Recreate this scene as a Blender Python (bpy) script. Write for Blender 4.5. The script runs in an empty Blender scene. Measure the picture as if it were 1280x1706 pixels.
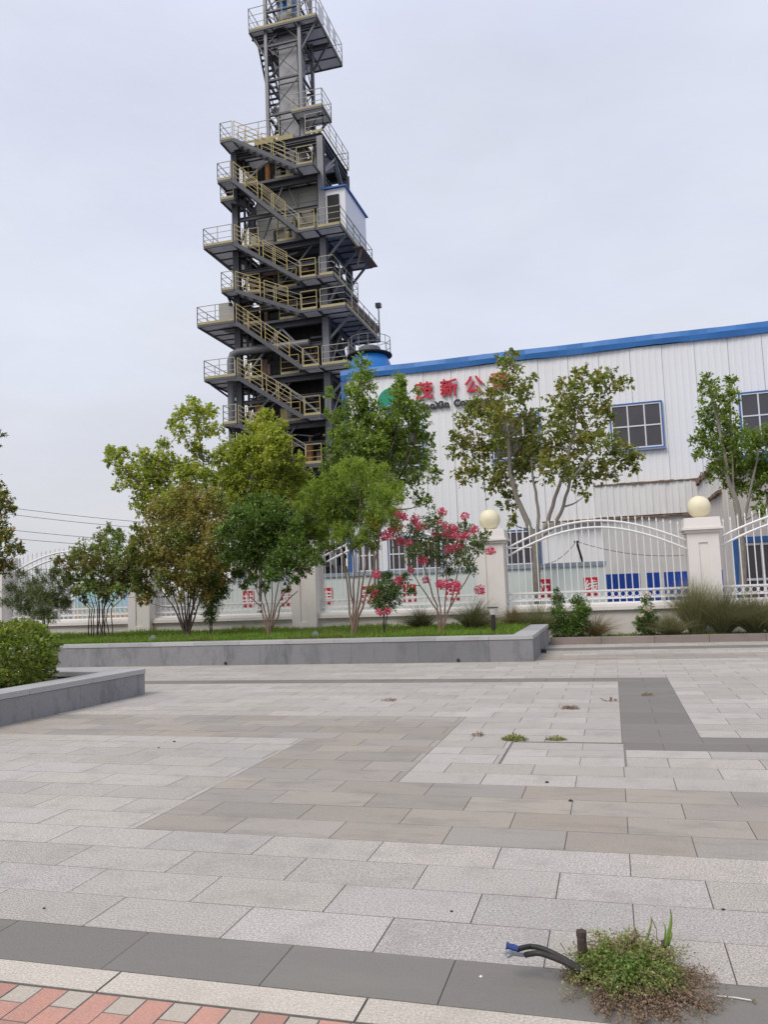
import bpy, math, random
import numpy as np
from mathutils import Vector
R = math.radians
random.seed(7); rng = np.random.default_rng(7)
S = bpy.context.scene
COL = S.collection

# ------------------------------------------------------------------ camera
FPX, PSI, PIT, ROL, CH = 1326.27, 0.274276, 0.0941900, 0.0391041, 1.286
W0, H0 = 1280, 1706
Fv = np.array([-math.sin(PSI)*math.cos(PIT), math.cos(PSI)*math.cos(PIT), math.sin(PIT)])
Rv0 = np.array([math.cos(PSI), math.sin(PSI), 0.0]); Uv0 = np.cross(Rv0, Fv)
Rv = math.cos(ROL)*Rv0 - math.sin(ROL)*Uv0
Uv = math.sin(ROL)*Rv0 + math.cos(ROL)*Uv0
CP = np.array([0, 0, CH])
cd = bpy.data.cameras.new("camera"); cam = bpy.data.objects.new("camera", cd); COL.objects.link(cam)
from mathutils import Matrix
M = Matrix(((Rv[0], Uv[0], -Fv[0], 0), (Rv[1], Uv[1], -Fv[1], 0), (Rv[2], Uv[2], -Fv[2], CH), (0, 0, 0, 1)))
cam.matrix_world = M
cd.sensor_fit = 'VERTICAL'; cd.sensor_height = 24.0; cd.lens = FPX/H0*24.0
cd.clip_start = 0.05; cd.clip_end = 3000
S.camera = cam

def ray(x, y): return Rv*(x-W0/2)/FPX - Uv*(y-H0/2)/FPX + Fv
def at(x, y, Y):
    d = ray(x, y); return CP + d*(Y/d[1])
def px2m(Y): return Y*1.03/FPX          # metres per photo pixel at depth Y

# ------------------------------------------------------------------ light
SUN_EL, SUN_AZ = R(52), R(-152)          # azimuth from +Y clockwise: behind the camera, to the left
SUN_STR, SUN_ANG = 1.9, 28
SKY_K = 1.0
w = bpy.data.worlds.new("World"); S.world = w; w.use_nodes = True
nt = w.node_tree; nt.nodes.clear()
N = nt.nodes.new; Lk = nt.links.new
out = N("ShaderNodeOutputWorld"); mixs = N("ShaderNodeMixShader")
b1 = N("ShaderNodeBackground"); b2 = N("ShaderNodeBackground")
sky = N("ShaderNodeTexSky"); sky.sky_type = 'NISHITA'; sky.sun_disc = False
sky.sun_elevation = SUN_EL; sky.sun_rotation = SUN_AZ; sky.air_density = 1.5; sky.dust_density = 4.0
b1.inputs[1].default_value = 0.10
Lk(sky.outputs[0], b1.inputs[0])
tc = N("ShaderNodeTexCoord"); sep = N("ShaderNodeSeparateXYZ"); Lk(tc.outputs['Generated'], sep.inputs[0])
mpn = N("ShaderNodeMapping"); mpn.inputs['Scale'].default_value = (1, 1, 2.6); Lk(tc.outputs['Generated'], mpn.inputs[0])
nz = N("ShaderNodeTexNoise"); nz.inputs['Scale'].default_value = 1.7; nz.inputs['Detail'].default_value = 5; nz.inputs['Roughness'].default_value = .5
Lk(mpn.outputs[0], nz.inputs['Vector'])
ma = N("ShaderNodeMath"); ma.operation = 'MULTIPLY_ADD'; ma.inputs[1].default_value = 1.0; ma.inputs[2].default_value = -.47
Lk(nz.outputs['Fac'], ma.inputs[0])
ad = N("ShaderNodeMath"); ad.operation = 'ADD'; Lk(sep.outputs['Z'], ad.inputs[0]); Lk(ma.outputs[0], ad.inputs[1])
cr = N("ShaderNodeValToRGB"); Lk(ad.outputs[0], cr.inputs[0])
e = cr.color_ramp.elements
e[0].position = 0.0; e[0].color = (.66, .665, .70, 1)
e[1].position = .75; e[1].color = (.685, .725, .88, 1)
k = e.new(.22); k.color = (.69, .70, .765, 1)
k = e.new(.42); k.color = (.72, .748, .855, 1)
Lk(cr.outputs[0], b2.inputs[0]); nz2 = N("ShaderNodeTexNoise"); nz2.inputs['Scale'].default_value = 2.6; nz2.inputs['Detail'].default_value = 6; nz2.inputs['Roughness'].default_value = .55
Lk(mpn.outputs[0], nz2.inputs['Vector'])
mb2 = N("ShaderNodeMath"); mb2.operation = 'MULTIPLY_ADD'; mb2.inputs[1].default_value = .34; mb2.inputs[2].default_value = .84*SKY_K
Lk(nz2.outputs['Fac'], mb2.inputs[0]); Lk(mb2.outputs[0], b2.inputs[1])
mixs.inputs[0].default_value = .88
Lk(b1.outputs[0], mixs.inputs[1]); Lk(b2.outputs[0], mixs.inputs[2]); Lk(mixs.outputs[0], out.inputs[0])

sl = bpy.data.lights.new("sun", 'SUN'); so = bpy.data.objects.new("sun", sl); COL.objects.link(so)
sl.energy = SUN_STR; sl.angle = R(SUN_ANG); sl.color = (1, .94, .86)
sd = Vector((math.sin(SUN_AZ)*math.cos(SUN_EL), math.cos(SUN_AZ)*math.cos(SUN_EL), math.sin(SUN_EL)))
so.rotation_euler = sd.to_track_quat('Z', 'Y').to_euler(); so.location = (0, -20, 40)
S.view_settings.view_transform = 'Standard'; S.view_settings.look = 'None'
S.view_settings.exposure = 0.13; S.view_settings.gamma = 1; S.view_settings.use_curve_mapping = False
S.render.engine = 'CYCLES'
S.cycles.use_denoising = True
S.cycles.max_bounces = 8; S.cycles.diffuse_bounces = 4; S.cycles.transparent_max_bounces = 8

# ------------------------------------------------------------------ helpers
ORG = {}                                    # world origin of every object built
def tag(o, label=None, cat=None, group=None, kind=None):
    if label: o['label'] = label
    if cat: o['category'] = cat
    if group: o['group'] = group
    if kind: o['kind'] = kind
    return o
def thing(name, label, cat, loc=(0, 0, 0), group=None):
    o = bpy.data.objects.new(name, None); COL.objects.link(o)
    o.location = loc; o.empty_display_size = .2; ORG[o] = np.array(loc, float)
    return tag(o, label, cat, group)
def link_mesh(name, me, parent=None, origin=None):
    o = bpy.data.objects.new(name, me); COL.objects.link(o)
    if parent is not None:
        o.parent = parent; ORG[o] = ORG[parent]
    else:
        o.location = origin if origin is not None else (0, 0, 0)
        ORG[o] = np.array(o.location, float)
    return o

class MB:
    def __init__(s): s.v = []; s.f = []; s.m = []; s.t = []
    def face(s, pts, m=0, t=0.0):
        n = len(s.v); s.v += [tuple(map(float, p)) for p in pts]; s.f.append(tuple(range(n, n+len(pts)))); s.m.append(m); s.t.append(t)
    def hexa(s, c, m=0, t=0.0):             # 8 corners: bottom 4 ccw, top 4 ccw
        n = len(s.v); s.v += [tuple(map(float, p)) for p in c]
        for q in ((3, 2, 1, 0), (4, 5, 6, 7), (0, 1, 5, 4), (1, 2, 6, 5), (2, 3, 7, 6), (3, 0, 4, 7)):
            s.f.append(tuple(n+i for i in q)); s.m.append(m); s.t.append(t)
    def box(s, x0, x1, y0, y1, z0, z1, m=0, t=0.0):
        s.hexa([(x0, y0, z0), (x1, y0, z0), (x1, y1, z0), (x0, y1, z0), (x0, y0, z1), (x1, y0, z1), (x1, y1, z1), (x0, y1, z1)], m, t)
    def taper(s, cx, cy, z0, z1, a0, b0, a1, b1, m=0):
        s.hexa([(cx-a0, cy-b0, z0), (cx+a0, cy-b0, z0), (cx+a0, cy+b0, z0), (cx-a0, cy+b0, z0),
                (cx-a1, cy-b1, z1), (cx+a1, cy-b1, z1), (cx+a1, cy+b1, z1), (cx-a1, cy+b1, z1)], m)
    def beam(s, p, q, a, b=None, m=0, up=(0, 0, 1)):
        p = np.array(p, float); q = np.array(q, float); b = b or a
        d = q-p; L = np.linalg.norm(d)
        if L < 1e-6: return
        d /= L; u = np.array(up, float)
        if abs(d@u) > .95: u = np.array([0, 1., 0])
        x = np.cross(d, u); x /= np.linalg.norm(x); y = np.cross(x, d)
        x *= a/2; y *= b/2
        s.hexa([p-x-y, p+x-y, q+x-y, q-x-y, p-x+y, p+x+y, q+x+y, q-x+y], m)
    def ibeam(s, p, q, h=.3, b=.2, m=0):
        p = np.array(p, float); q = np.array(q, float); z = np.array([0, 0, 1.])
        s.beam(p+z*(h/2-.02), q+z*(h/2-.02), b, .03, m); s.beam(p-z*(h/2-.02), q-z*(h/2-.02), b, .03, m)
        s.beam(p, q, .03, h-.07, m)
    def tube(s, pts, rad, n=6, m=0, cap=True):
        pts = [np.array(p, float) for p in pts]
        if np.isscalar(rad): rad = [rad]*len(pts)
        base = len(s.v); pv = None
        for i, p in enumerate(pts):
            d = pts[min(i+1, len(pts)-1)]-pts[max(i-1, 0)]; d = d/(np.linalg.norm(d)+1e-9)
            if pv is None:
                u = np.array([0, 0, 1.]) if abs(d[2]) < .9 else np.array([1., 0, 0])
                x = np.cross(d, u)
            else: x = pv-d*(pv@d)
            x /= np.linalg.norm(x)+1e-9; pv = x; y = np.cross(d, x)
            for k in range(n):
                a = 2*math.pi*k/n; s.v.append(tuple(p+rad[i]*(math.cos(a)*x+math.sin(a)*y)))
        for i in range(len(pts)-1):
            for k in range(n):
                a = base+i*n+k; b = base+i*n+(k+1) % n
                s.f.append((a, b, b+n, a+n)); s.m.append(m); s.t.append(0)
        if cap:
            s.f.append(tuple(base+k for k in range(n))[::-1]); s.m.append(m); s.t.append(0)
            l = base+(len(pts)-1)*n; s.f.append(tuple(l+k for k in range(n))); s.m.append(m); s.t.append(0)
    def lathe(s, c, prof, n=20, m=0):        # prof: (r, z)
        base = len(s.v); c = np.array(c, float)
        for r, z in prof:
            for k in range(n):
                a = 2*math.pi*k/n; s.v.append((c[0]+r*math.cos(a), c[1]+r*math.sin(a), c[2]+z))
        for i in range(len(prof)-1):
            for k in range(n):
                a = base+i*n+k; b = base+i*n+(k+1) % n
                s.f.append((a, b, b+n, a+n)); s.m.append(m); s.t.append(0)
        s.f.append(tuple(base+k for k in range(n))[::-1]); s.m.append(m); s.t.append(0)
        l = base+(len(prof)-1)*n; s.f.append(tuple(l+k for k in range(n))); s.m.append(m); s.t.append(0)
    def sphere(s, c, r, n=24, k=14, m=0):
        s.lathe(c, [(max(1e-3, r*math.sin(math.pi*i/k)), -r*math.cos(math.pi*i/k)) for i in range(k+1)], n, m)
    def build(s, name, mats, parent=None, origin=None, smooth=False, bevel=0, attr=False):
        if not isinstance(mats, (list, tuple)): mats = [mats]
        og = ORG[parent] if parent is not None else np.array(origin if origin is not None else (0, 0, 0), float)
        me = bpy.data.meshes.new(name)
        me.from_pydata([(a-og[0], b-og[1], c-og[2]) for a, b, c in s.v], [], s.f)
        for mt in mats: me.materials.append(mt)
        me.polygons.foreach_set('material_index', s.m)
        if smooth: me.polygons.foreach_set('use_smooth', [True]*len(s.f))
        if attr:
            at_ = me.attributes.new('tv', 'FLOAT', 'FACE'); at_.data.foreach_set('value', s.t)
        me.update()
        o = link_mesh(name, me, parent, origin)
        if smooth:
            md = o.modifiers.new('es', 'EDGE_SPLIT'); md.split_angle = R(40)
        if bevel:
            md = o.modifiers.new('bv', 'BEVEL'); md.width = bevel; md.segments = 2; md.limit_method = 'ANGLE'; md.angle_limit = R(40)
        return o
def np_mesh(name, V, Fq, mats, parent=None, origin=None, mi=None):
    og = ORG[parent] if parent is not None else np.array(origin if origin is not None else (0, 0, 0), float)
    me = bpy.data.meshes.new(name)
    V = np.asarray(V, np.float32)-og.astype(np.float32); Fq = np.asarray(Fq, np.int32); k = Fq.shape[1]
    me.vertices.add(len(V)); me.vertices.foreach_set('co', V.ravel())
    me.loops.add(Fq.size); me.loops.foreach_set('vertex_index', Fq.ravel())
    me.polygons.add(len(Fq)); me.polygons.foreach_set('loop_start', np.arange(0, Fq.size, k, dtype=np.int32))
    for mt in (mats if isinstance(mats, (list, tuple)) else [mats]): me.materials.append(mt)
    if mi is not None: me.polygons.foreach_set('material_index', np.asarray(mi, np.int32))
    me.update(calc_edges=True); me.validate()
    return link_mesh(name, me, parent, origin)

# ------------------------------------------------------------------ materials
def newmat(name):
    m = bpy.data.materials.new(name); m.use_nodes = True; t = m.node_tree; t.nodes.clear()
    o = t.nodes.new("ShaderNodeOutputMaterial"); p = t.nodes.new("ShaderNodeBsdfPrincipled"); t.links.new(p.outputs[0], o.inputs[0])
    return m, t, p, o
def tnoise(t, scale, detail=4, rough=.55, vscale=None):
    c = t.nodes.new("ShaderNodeTexCoord"); n = t.nodes.new("ShaderNodeTexNoise")
    n.inputs['Scale'].default_value = scale; n.inputs['Detail'].default_value = detail; n.inputs['Roughness'].default_value = rough
    if vscale:
        mp = t.nodes.new("ShaderNodeMapping"); mp.inputs['Scale'].default_value = vscale
        t.links.new(c.outputs['Object'], mp.inputs[0]); t.links.new(mp.outputs[0], n.inputs['Vector'])
    else: t.links.new(c.outputs['Object'], n.inputs['Vector'])
    return n.outputs['Fac']
def tmath(t, op, a, b=None, c=None, clamp=False):
    n = t.nodes.new("ShaderNodeMath"); n.operation = op; n.use_clamp = clamp
    for i, x in enumerate((a, b, c)):
        if x is None: continue
        if isinstance(x, (int, float)): n.inputs[i].default_value = x
        else: t.links.new(x, n.inputs[i])
    return n.outputs[0]
def tmix(t, fac, a, b, mode='MIX'):
    n = t.nodes.new("ShaderNodeMix"); n.data_type = 'RGBA'; n.blend_type = mode
    for sock, x in ((n.inputs[0], fac), (n.inputs[6], a), (n.inputs[7], b)):
        if isinstance(x, (int, float)): sock.default_value = x
        elif isinstance(x, tuple): sock.default_value = (*x, 1) if len(x) == 3 else x
        else: t.links.new(x, sock)
    return n.outputs[2]
def tramp(t, fac, stops):
    n = t.nodes.new("ShaderNodeValToRGB"); t.links.new(fac, n.inputs[0]); el = n.color_ramp.elements
    while len(el) < len(stops): el.new(.5)
    for i, (p, c) in enumerate(stops):
        el[i].position = p; el[i].color = (*c, 1) if len(c) == 3 else c
    return n.outputs[0]
def tbump(t, p, h, dist=.01, st=.5):
    b = t.nodes.new("ShaderNodeBump"); b.inputs['Distance'].default_value = dist; b.inputs['Strength'].default_value = st
    t.links.new(h, b.inputs['Height']); t.links.new(b.outputs[0], p.inputs['Normal'])
def plain(name, col, rough=.6, metal=0., var=.25, vs=3.0, dirt=None, dirt_amt=.5, ds=2.0, dv=None, bump=0, bs=40, spec=.4):
    m, t, p, o = newmat(name)
    n = tnoise(t, vs, 5)
    c = tmix(t, n, tuple(x*(1-var) for x in col), tuple(min(1, x*(1+var)) for x in col))
    if dirt:
        d = tnoise(t, ds, 6, .65, dv)
        f = tmath(t, 'MULTIPLY', tmath(t, 'MULTIPLY_ADD', d, 4.0, -2.1, True), dirt_amt)
        c = tmix(t, f, c, dirt)
    t.links.new(c, p.inputs['Base Color']); p.inputs['Roughness'].default_value = rough; p.inputs['Metallic'].default_value = metal
    p.inputs['Specular IOR Level'].default_value = spec
    if bump: tbump(t, p, tnoise(t, bs, 4), bump, .6)
    return m
def stone(name, col, speck, rough=.75, sp=170, tv=.22, stain=(.25, .22, .19), stain_amt=.35, bump=.0015, warm=None, ns=2.2, dv=None):
    m, t, p, o = newmat(name)
    a = t.nodes.new("ShaderNodeAttribute"); a.attribute_name = 'tv'
    n1 = tnoise(t, sp, 3, .7); n2 = tnoise(t, ns, 7, .68, dv); n3 = tnoise(t, 22, 5, .6); n4 = tnoise(t, .55, 4, .6)
    c = tramp(t, n1, [(.30, tuple(x*(1-speck) for x in col)), (.5, col), (.70, tuple(min(.95, x*(1+speck)) for x in col))])
    v = tmath(t, 'MULTIPLY_ADD', a.outputs['Fac'], tv, 1-tv/2)
    g = t.nodes.new("ShaderNodeCombineColor"); [t.links.new(v, g.inputs[i]) for i in range(3)]
    c = tmix(t, 1.0, c, g.outputs[0], 'MULTIPLY')
    if warm:
        wv = tmath(t, 'FRACT', tmath(t, 'MULTIPLY', a.outputs['Fac'], 7.31))
        c = tmix(t, tmath(t, 'MULTIPLY', wv, .75), c, tmix(t, 1.0, c, tuple(min(1.3, w_/k_) for w_, k_ in zip(warm, col)), 'MULTIPLY'))
    f = tmath(t, 'MULTIPLY', tmath(t, 'MULTIPLY_ADD', n2, 5.5, -2.75, True), stain_amt)
    c = tmix(t, f, c, stain)
    c = tmix(t, tmath(t, 'MULTIPLY', tmath(t, 'MULTIPLY_ADD', n4, 3.5, -1.5, True), stain_amt*.5), c, stain)
    f2 = tmath(t, 'MULTIPLY', tmath(t, 'MULTIPLY_ADD', n3, 5, -2.9, True), stain_amt*.6)
    c = tmix(t, f2, c, stain)
    t.links.new(c, p.inputs['Base Color']); p.inputs['Roughness'].default_value = rough; p.inputs['Specular IOR Level'].default_value = .3
    tbump(t, p, n1, bump, .5)
    return m
def leafmat(name, cols, cols2=None, trans=.35, ns=1.3, rough=.5):
    m, t, p, o = newmat(name)
    g = t.nodes.new("ShaderNodeNewGeometry")
    k = len(cols); c = tramp(t, g.outputs['Random Per Island'], [((i+.0)/(max(1, k-1)), x) for i, x in enumerate(cols)])
    if cols2:
        k = len(cols2); c2 = tramp(t, g.outputs['Random Per Island'], [((i+.0)/(max(1, k-1)), x) for i, x in enumerate(cols2)])
        f = tmath(t, 'MULTIPLY_ADD', tnoise(t, ns, 3), 5, -2.2, True)
        c = tmix(t, f, c, c2)
    t.links.new(c, p.inputs['Base Color']); p.inputs['Roughness'].default_value = rough; p.inputs['Specular IOR Level'].default_value = .35
    tr = t.nodes.new("ShaderNodeBsdfTranslucent"); br = tmix(t, 1.0, c, (1.25, 1.3, .7), 'MULTIPLY'); t.links.new(br, tr.inputs[0])
    mx = t.nodes.new("ShaderNodeMixShader"); mx.inputs[0].default_value = trans
    t.links.new(p.outputs[0], mx.inputs[1]); t.links.new(tr.outputs[0], mx.inputs[2]); t.links.new(mx.outputs[0], o.inputs[0])
    return m

M_granite = stone("light granite", (.437, .409, .377), .58, sp=125, tv=.18, warm=(.425, .385, .335), stain=(.27, .25, .225), stain_amt=.42, ns=4.5)
M_beige = stone("beige stone", (.348, .318, .285), .22, sp=120, tv=.22, stain=(.22, .205, .185), stain_amt=.6, warm=(.372, .315, .25), ns=3.5, dv=(.6, 1.6, 1))
M_dark = stone("dark slate paving", (.195, .183, .165), .12, sp=150, tv=.13, stain=(.245, .225, .195), stain_amt=.5, ns=2.6, dv=(.5, 1.8, 1))
M_curb = stone("cream granite kerb", (.52, .47, .40), .35, sp=120, tv=.15, stain=(.30, .27, .23), stain_amt=.4)
M_bed = plain("joint sand", (.20, .185, .168), .95, var=.4, vs=30)
M_redbrick = stone("red paver", (.50, .265, .205), .2, sp=140, tv=.25, stain=(.36, .24, .20), stain_amt=.6, bump=.003)
M_greybrick = stone("grey green paver", (.46, .405, .335), .2, sp=140, tv=.2, stain=(.35, .30, .25), stain_amt=.4, bump=.003)
M_ground = plain("packed earth and asphalt", (.14, .13, .12), .95, var=.3, vs=.6)
M_planter = stone("grey granite cladding", (.232, .232, .238), .2, sp=150, tv=.3, stain=(.125, .126, .135), stain_amt=.8, ns=1.3, dv=(2.6, 2.6, 1.0))
M_coping = stone("pale granite coping", (.40, .397, .395), .2, sp=150, tv=.2, stain=(.24, .23, .23), stain_amt=.35)
M_soil = plain("soil", (.06, .045, .032), .98, var=.4, vs=9, bump=.03, bs=16)
M_kerb = stone("brown kerb stone", (.27, .225, .205), .16, sp=120, tv=.2, stain=(.17, .14, .12), stain_amt=.5)
M_pillar = plain("cream pillar paint", (.74, .70, .66), .75, var=.05, vs=2, dirt=(.54, .49, .44), dirt_amt=.35, ds=3, dv=(1.5, 1.5, .5), bump=.002, bs=60)
M_lowwall = plain("cream wall render", (.64, .60, .55), .85, var=.07, vs=3, dirt=(.38, .34, .30), dirt_amt=.45, ds=2.2, dv=(1, 1, 1.4), bump=.003, bs=50)
M_whitemetal = plain("white enamelled steel", (.78, .77, .77), .45, var=.05, vs=3, dirt=(.5, .46, .42), dirt_amt=.25, ds=8)
M_ball = plain("pale yellow stone ball", (.78, .715, .51), .55, var=.08, vs=6, dirt=(.6, .5, .33), dirt_amt=.4, ds=4)
M_wall = plain("white corrugated cladding", (.775, .78, .79), .5, var=.04, vs=.5, dirt=(.62, .60, .58), dirt_amt=.22, ds=.9, dv=(3.5, 1, .15), spec=.4)
M_wall2 = plain("stained lower cladding", (.72, .715, .71), .55, var=.07, vs=.8, dirt=(.42, .38, .34), dirt_amt=.5, ds=1.2, dv=(4, 1, .2))
M_rust = plain("rusty edge", (.20, .13, .085), .9, var=.5, vs=4, dirt=(.42, .38, .33), dirt_amt=.8, ds=3)
M_concrete = plain("grey plastered base wall", (.56, .555, .55), .85, var=.1, vs=1.2, dirt=(.33, .31, .30), dirt_amt=.45, ds=1.4)
M_annex = plain("beige annex wall", (.64, .595, .555), .85, var=.08, vs=1, dirt=(.46, .41, .38), dirt_amt=.45, ds=1.2, dv=(2, 2, .6))
M_tarp = plain("blue sheet fascia", (.04, .17, .46), .5, var=.12, vs=1.2, dirt=(.07, .2, .45), dirt_amt=.4, ds=1.0, dv=(.4, 1, 2.0), bump=.012, bs=2.5)
M_blue = plain("blue paint", (.035, .13, .36), .45, var=.15, vs=2, dirt=(.1, .2, .4), dirt_amt=.3, ds=3)
M_royal = plain("royal blue sheet", (.016, .085, .47), .45, var=.15, vs=1.5, dirt=(.06, .12, .35), dirt_amt=.35, ds=2.5)
M_frame = plain("white window frame", (.68, .68, .69), .5, var=.05)
M_greyframe = plain("blue grey sill", (.22, .27, .36), .55, var=.1)
def glass(name, c, rough=.12):
    m, t, p, o = newmat(name)
    n = tnoise(t, .9, 3)
    t.links.new(tmix(t, n, tuple(x*.6 for x in c), tuple(x*1.5 for x in c)), p.inputs['Base Color'])
    p.inputs['Roughness'].default_value = rough; p.inputs['Specular IOR Level'].default_value = .5
    return m
M_glass = glass("dusty dark glass", (.062, .058, .066), .22)
M_redchar = plain("red lettering", (.52, .022, .045), .5, var=.1)
M_blackchar = plain("black lettering", (.03, .032, .036), .5, var=.1)
M_green = plain("logo green", (.012, .27, .16), .5, var=.06)
M_logoblue = plain("logo blue", (.02, .07, .40), .5, var=.06)
M_white = plain("white paint", (.78, .78, .78), .55, var=.04)
M_board = plain("pale mint board", (.63, .70, .675), .5, var=.05, vs=1.2, dirt=(.5, .56, .54), dirt_amt=.3, ds=1.6)
M_boardcap = plain("blue grey board cap", (.27, .33, .38), .6, var=.1)
M_redplate = plain("red plate", (.56, .015, .035), .5, var=.08)
M_steel = plain("grey painted steel", (.085, .088, .098), .55, .25, var=.25, vs=1.5, dirt=(.10, .075, .055), dirt_amt=.45, ds=2)
M_steellight = plain("pale galvanised steel", (.175, .18, .195), .5, .3, var=.2, vs=1.5, dirt=(.14, .12, .10), dirt_amt=.35, ds=2)
M_deck = plain("deck grating", (.21, .21, .225), .7, .1, var=.25, vs=2.5, dirt=(.11, .10, .095), dirt_amt=.4, ds=3)
def grate(name, col):
    m, t, p, o = newmat(name)
    n = tnoise(t, 1.8, 5); c = tmix(t, n, tuple(x*.75 for x in col), tuple(x*1.2 for x in col)); t.links.new(c, p.inputs['Base Color']); p.inputs['Roughness'].default_value = .7
    tr = t.nodes.new("ShaderNodeBsdfTranslucent"); t.links.new(c, tr.inputs[0]); mx = t.nodes.new("ShaderNodeMixShader"); mx.inputs[0].default_value = .62
    t.links.new(p.outputs[0], mx.inputs[1]); t.links.new(tr.outputs[0], mx.inputs[2]); t.links.new(mx.outputs[0], o.inputs[0])
    return m
M_grate = grate("open steel grating", (.50, .50, .52))
M_darksteel = plain("dark joists", (.035, .035, .042), .7, .1, var=.3)
M_core = plain("sooty furnace casing", (.018, .017, .018), .75, .1, var=.4, vs=1.0, dirt=(.045, .034, .028), dirt_amt=.6, ds=1.5)
M_clad = plain("beige corrugated casing", (.33, .325, .30), .6, .1, var=.12, vs=1, dirt=(.2, .18, .16), dirt_amt=.4, ds=1.5)
M_railY = plain("faded yellow rail paint", (.44, .34, .12), .6, var=.35, vs=1.2, dirt=(.40, .37, .28), dirt_amt=.8, ds=1.0)
M_railW = plain("pale cream rail paint", (.40, .375, .29), .6, var=.2, vs=1.2, dirt=(.30, .25, .18), dirt_amt=.5, ds=1.3)
M_kick = plain("yellow toe board", (.40, .34, .17), .7, var=.25, vs=1.2, dirt=(.25, .20, .13), dirt_amt=.5, ds=2)
M_stack = plain("grey stack casing", (.27, .27, .285), .55, .2, var=.12, vs=.9, dirt=(.19, .185, .19), dirt_amt=.4, ds=1.2)
M_pipe = plain("grey duct", (.17, .17, .18), .55, .2, var=.15, dirt=(.18, .15, .13), dirt_amt=.4, ds=2)
M_brownpipe = plain("brown lagged duct", (.17, .115, .095), .7, 0, var=.3, dirt=(.3, .25, .2), dirt_amt=.4, ds=3)
M_cabin = plain("white cabin panels", (.72, .72, .74), .5, var=.05, dirt=(.55, .53, .5), dirt_amt=.3, ds=1.5)
M_orange = plain("burnt orange steel", (.42, .19, .08), .7, var=.3)
M_tank = plain("bright blue tank paint", (.02, .20, .56), .4, var=.12, vs=1, dirt=(.05, .25, .5), dirt_amt=.4, ds=2)
M_bark = plain("grey brown bark", (.17, .14, .115), .9, var=.35, vs=14, bump=.01, bs=40)
M_barkpale = plain("pale mottled bark", (.26, .235, .20), .85, var=.4, vs=9, bump=.008, bs=30)
M_barkdark = plain("dark twig bark", (.085, .066, .056), .9, var=.35, vs=14)
M_barkred = plain("smooth tan bark", (.24, .165, .125), .8, var=.3, vs=9)
M_black = plain("black plastic", (.022, .021, .022), .5, var=.2)
M_cable = plain("black rubber cable", (.030, .027, .026), .55, var=.3, vs=20, dirt=(.12, .10, .085), dirt_amt=.5, ds=14)
M_bluetape = plain("blue tape", (.03, .06, .22), .5, var=.2)
M_greyrag = plain("pale tape", (.30, .32, .36), .6, var=.2, vs=30)
M_rustpost = plain("rusty stub", (.06, .042, .035), .9, var=.5, vs=40, dirt=(.20, .15, .12), dirt_amt=.6, ds=30, bump=.004, bs=90)
M_lamp = plain("frosted lamp head", (.62, .60, .55), .4, var=.05)
M_wire = plain("wire", (.10, .10, .11), .6, var=.1)
M_twigdry = plain("dry stalk", (.21, .18, .12), .9, var=.2, vs=20)

exec_parts = []

# ------------------------------------------------------------------ ground and paving
g = MB(); g.box(-900, 900, -300, 1500, -.6, -.045)
tag(g.build("ground", M_ground), kind='structure')
g = MB(); g.box(-16, 14, -3, 16.5, -.044, -.006)
tag(g.build("paving_bed", M_bed), kind='structure')

JM = 4
def tile(mb, x0, x1, y0, y1, m, g=.0012, z=0.0, t=None, e=.0014, d=.013):
    if x1-x0 < .012 or y1-y0 < .012: return
    x0 += g; x1 -= g; y0 += g; y1 -= g
    t = random.random() if t is None else t
    n = len(mb.v)
    mb.v += [(x0+e, y0+e, z), (x1-e, y0+e, z), (x1-e, y1-e, z), (x0+e, y1-e, z),
             (x0, y0, z-e), (x1, y0, z-e), (x1, y1, z-e), (x0, y1, z-e),
             (x0, y0, z-d), (x1, y0, z-d), (x1, y1, z-d), (x0, y1, z-d)]
    mb.f.append((n, n+1, n+2, n+3)); mb.m.append(m); mb.t.append(t)
    for o in (0, 4):
        for i in range(4):
            j = (i+1) % 4
            mb.f.append((n+o+4+i, n+o+4+j, n+o+j, n+o+i)); mb.m.append(JM if JM is not None else m); mb.t.append(t)
ys = [2.52, 2.82+0] + [2.82+.3*i for i in range(1, 12)] + [6.37, 6.64, 6.91] + [6.91+.3*i for i in range(1, 13)] + [10.91] + [10.91+.3*i for i in range(1, 19)] + [16.5]
XC = [-2.65, -1.445, 0.0, 0.6, -1.29]
def pmat(x, y):
    if y < 2.82: return 2
    if 6.37 < y < 10.91 and 0 < x < .6: return 2
    if 6.37 < y < 6.91 and x >= .6: return 2
    if 10.51 < y < 10.91 and x < .6: return 2
    if 4.02 < y < 5.22 and x > -2.65: return 1
    if -2.65 < x < -1.445 and 4.02 < y < 7.81: return 1
    if x < -1.445 and 6.64 < y < 7.81: return 1
    if x > -1.29 and 13.31 < y < 14.2: return 1
    if x > -1.29 and 15.1 < y < 15.7: return 2
    return 0
MAN = (-.86, .02, 5.82, 6.64)
pv = MB()
for r in range(len(ys)-1):
    y0, y1 = ys[r], ys[r+1]; yc = (y0+y1)/2; k = r-1
    off = 0.0 if k % 2 else .3
    for i in range(-27, 24):
        a, b = i*.6+off, i*.6+.6+off
        cuts = [a]+sorted(c for c in XC if a+.015 < c < b-.015 and pmat(c-.01, yc) != pmat(c+.01, yc))+[b]
        for xa, xb in zip(cuts, cuts[1:]):
            xm = (xa+xb)/2; m = pmat(xm, yc); t = random.random()
            segs = [(xa, xb)]
            if MAN[2] < yc < MAN[3]:
                segs = []
                if xa < MAN[0]: segs.append((xa, min(xb, MAN[0])))
                if xb > MAN[1]: segs.append((max(xa, MAN[1]), xb))
            for u, v in segs:
                if yc > 13.5 and v < -1.7: continue
                tile(pv, u, v, y0, y1, m, t=t, z=-random.random()*.0012)
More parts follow.
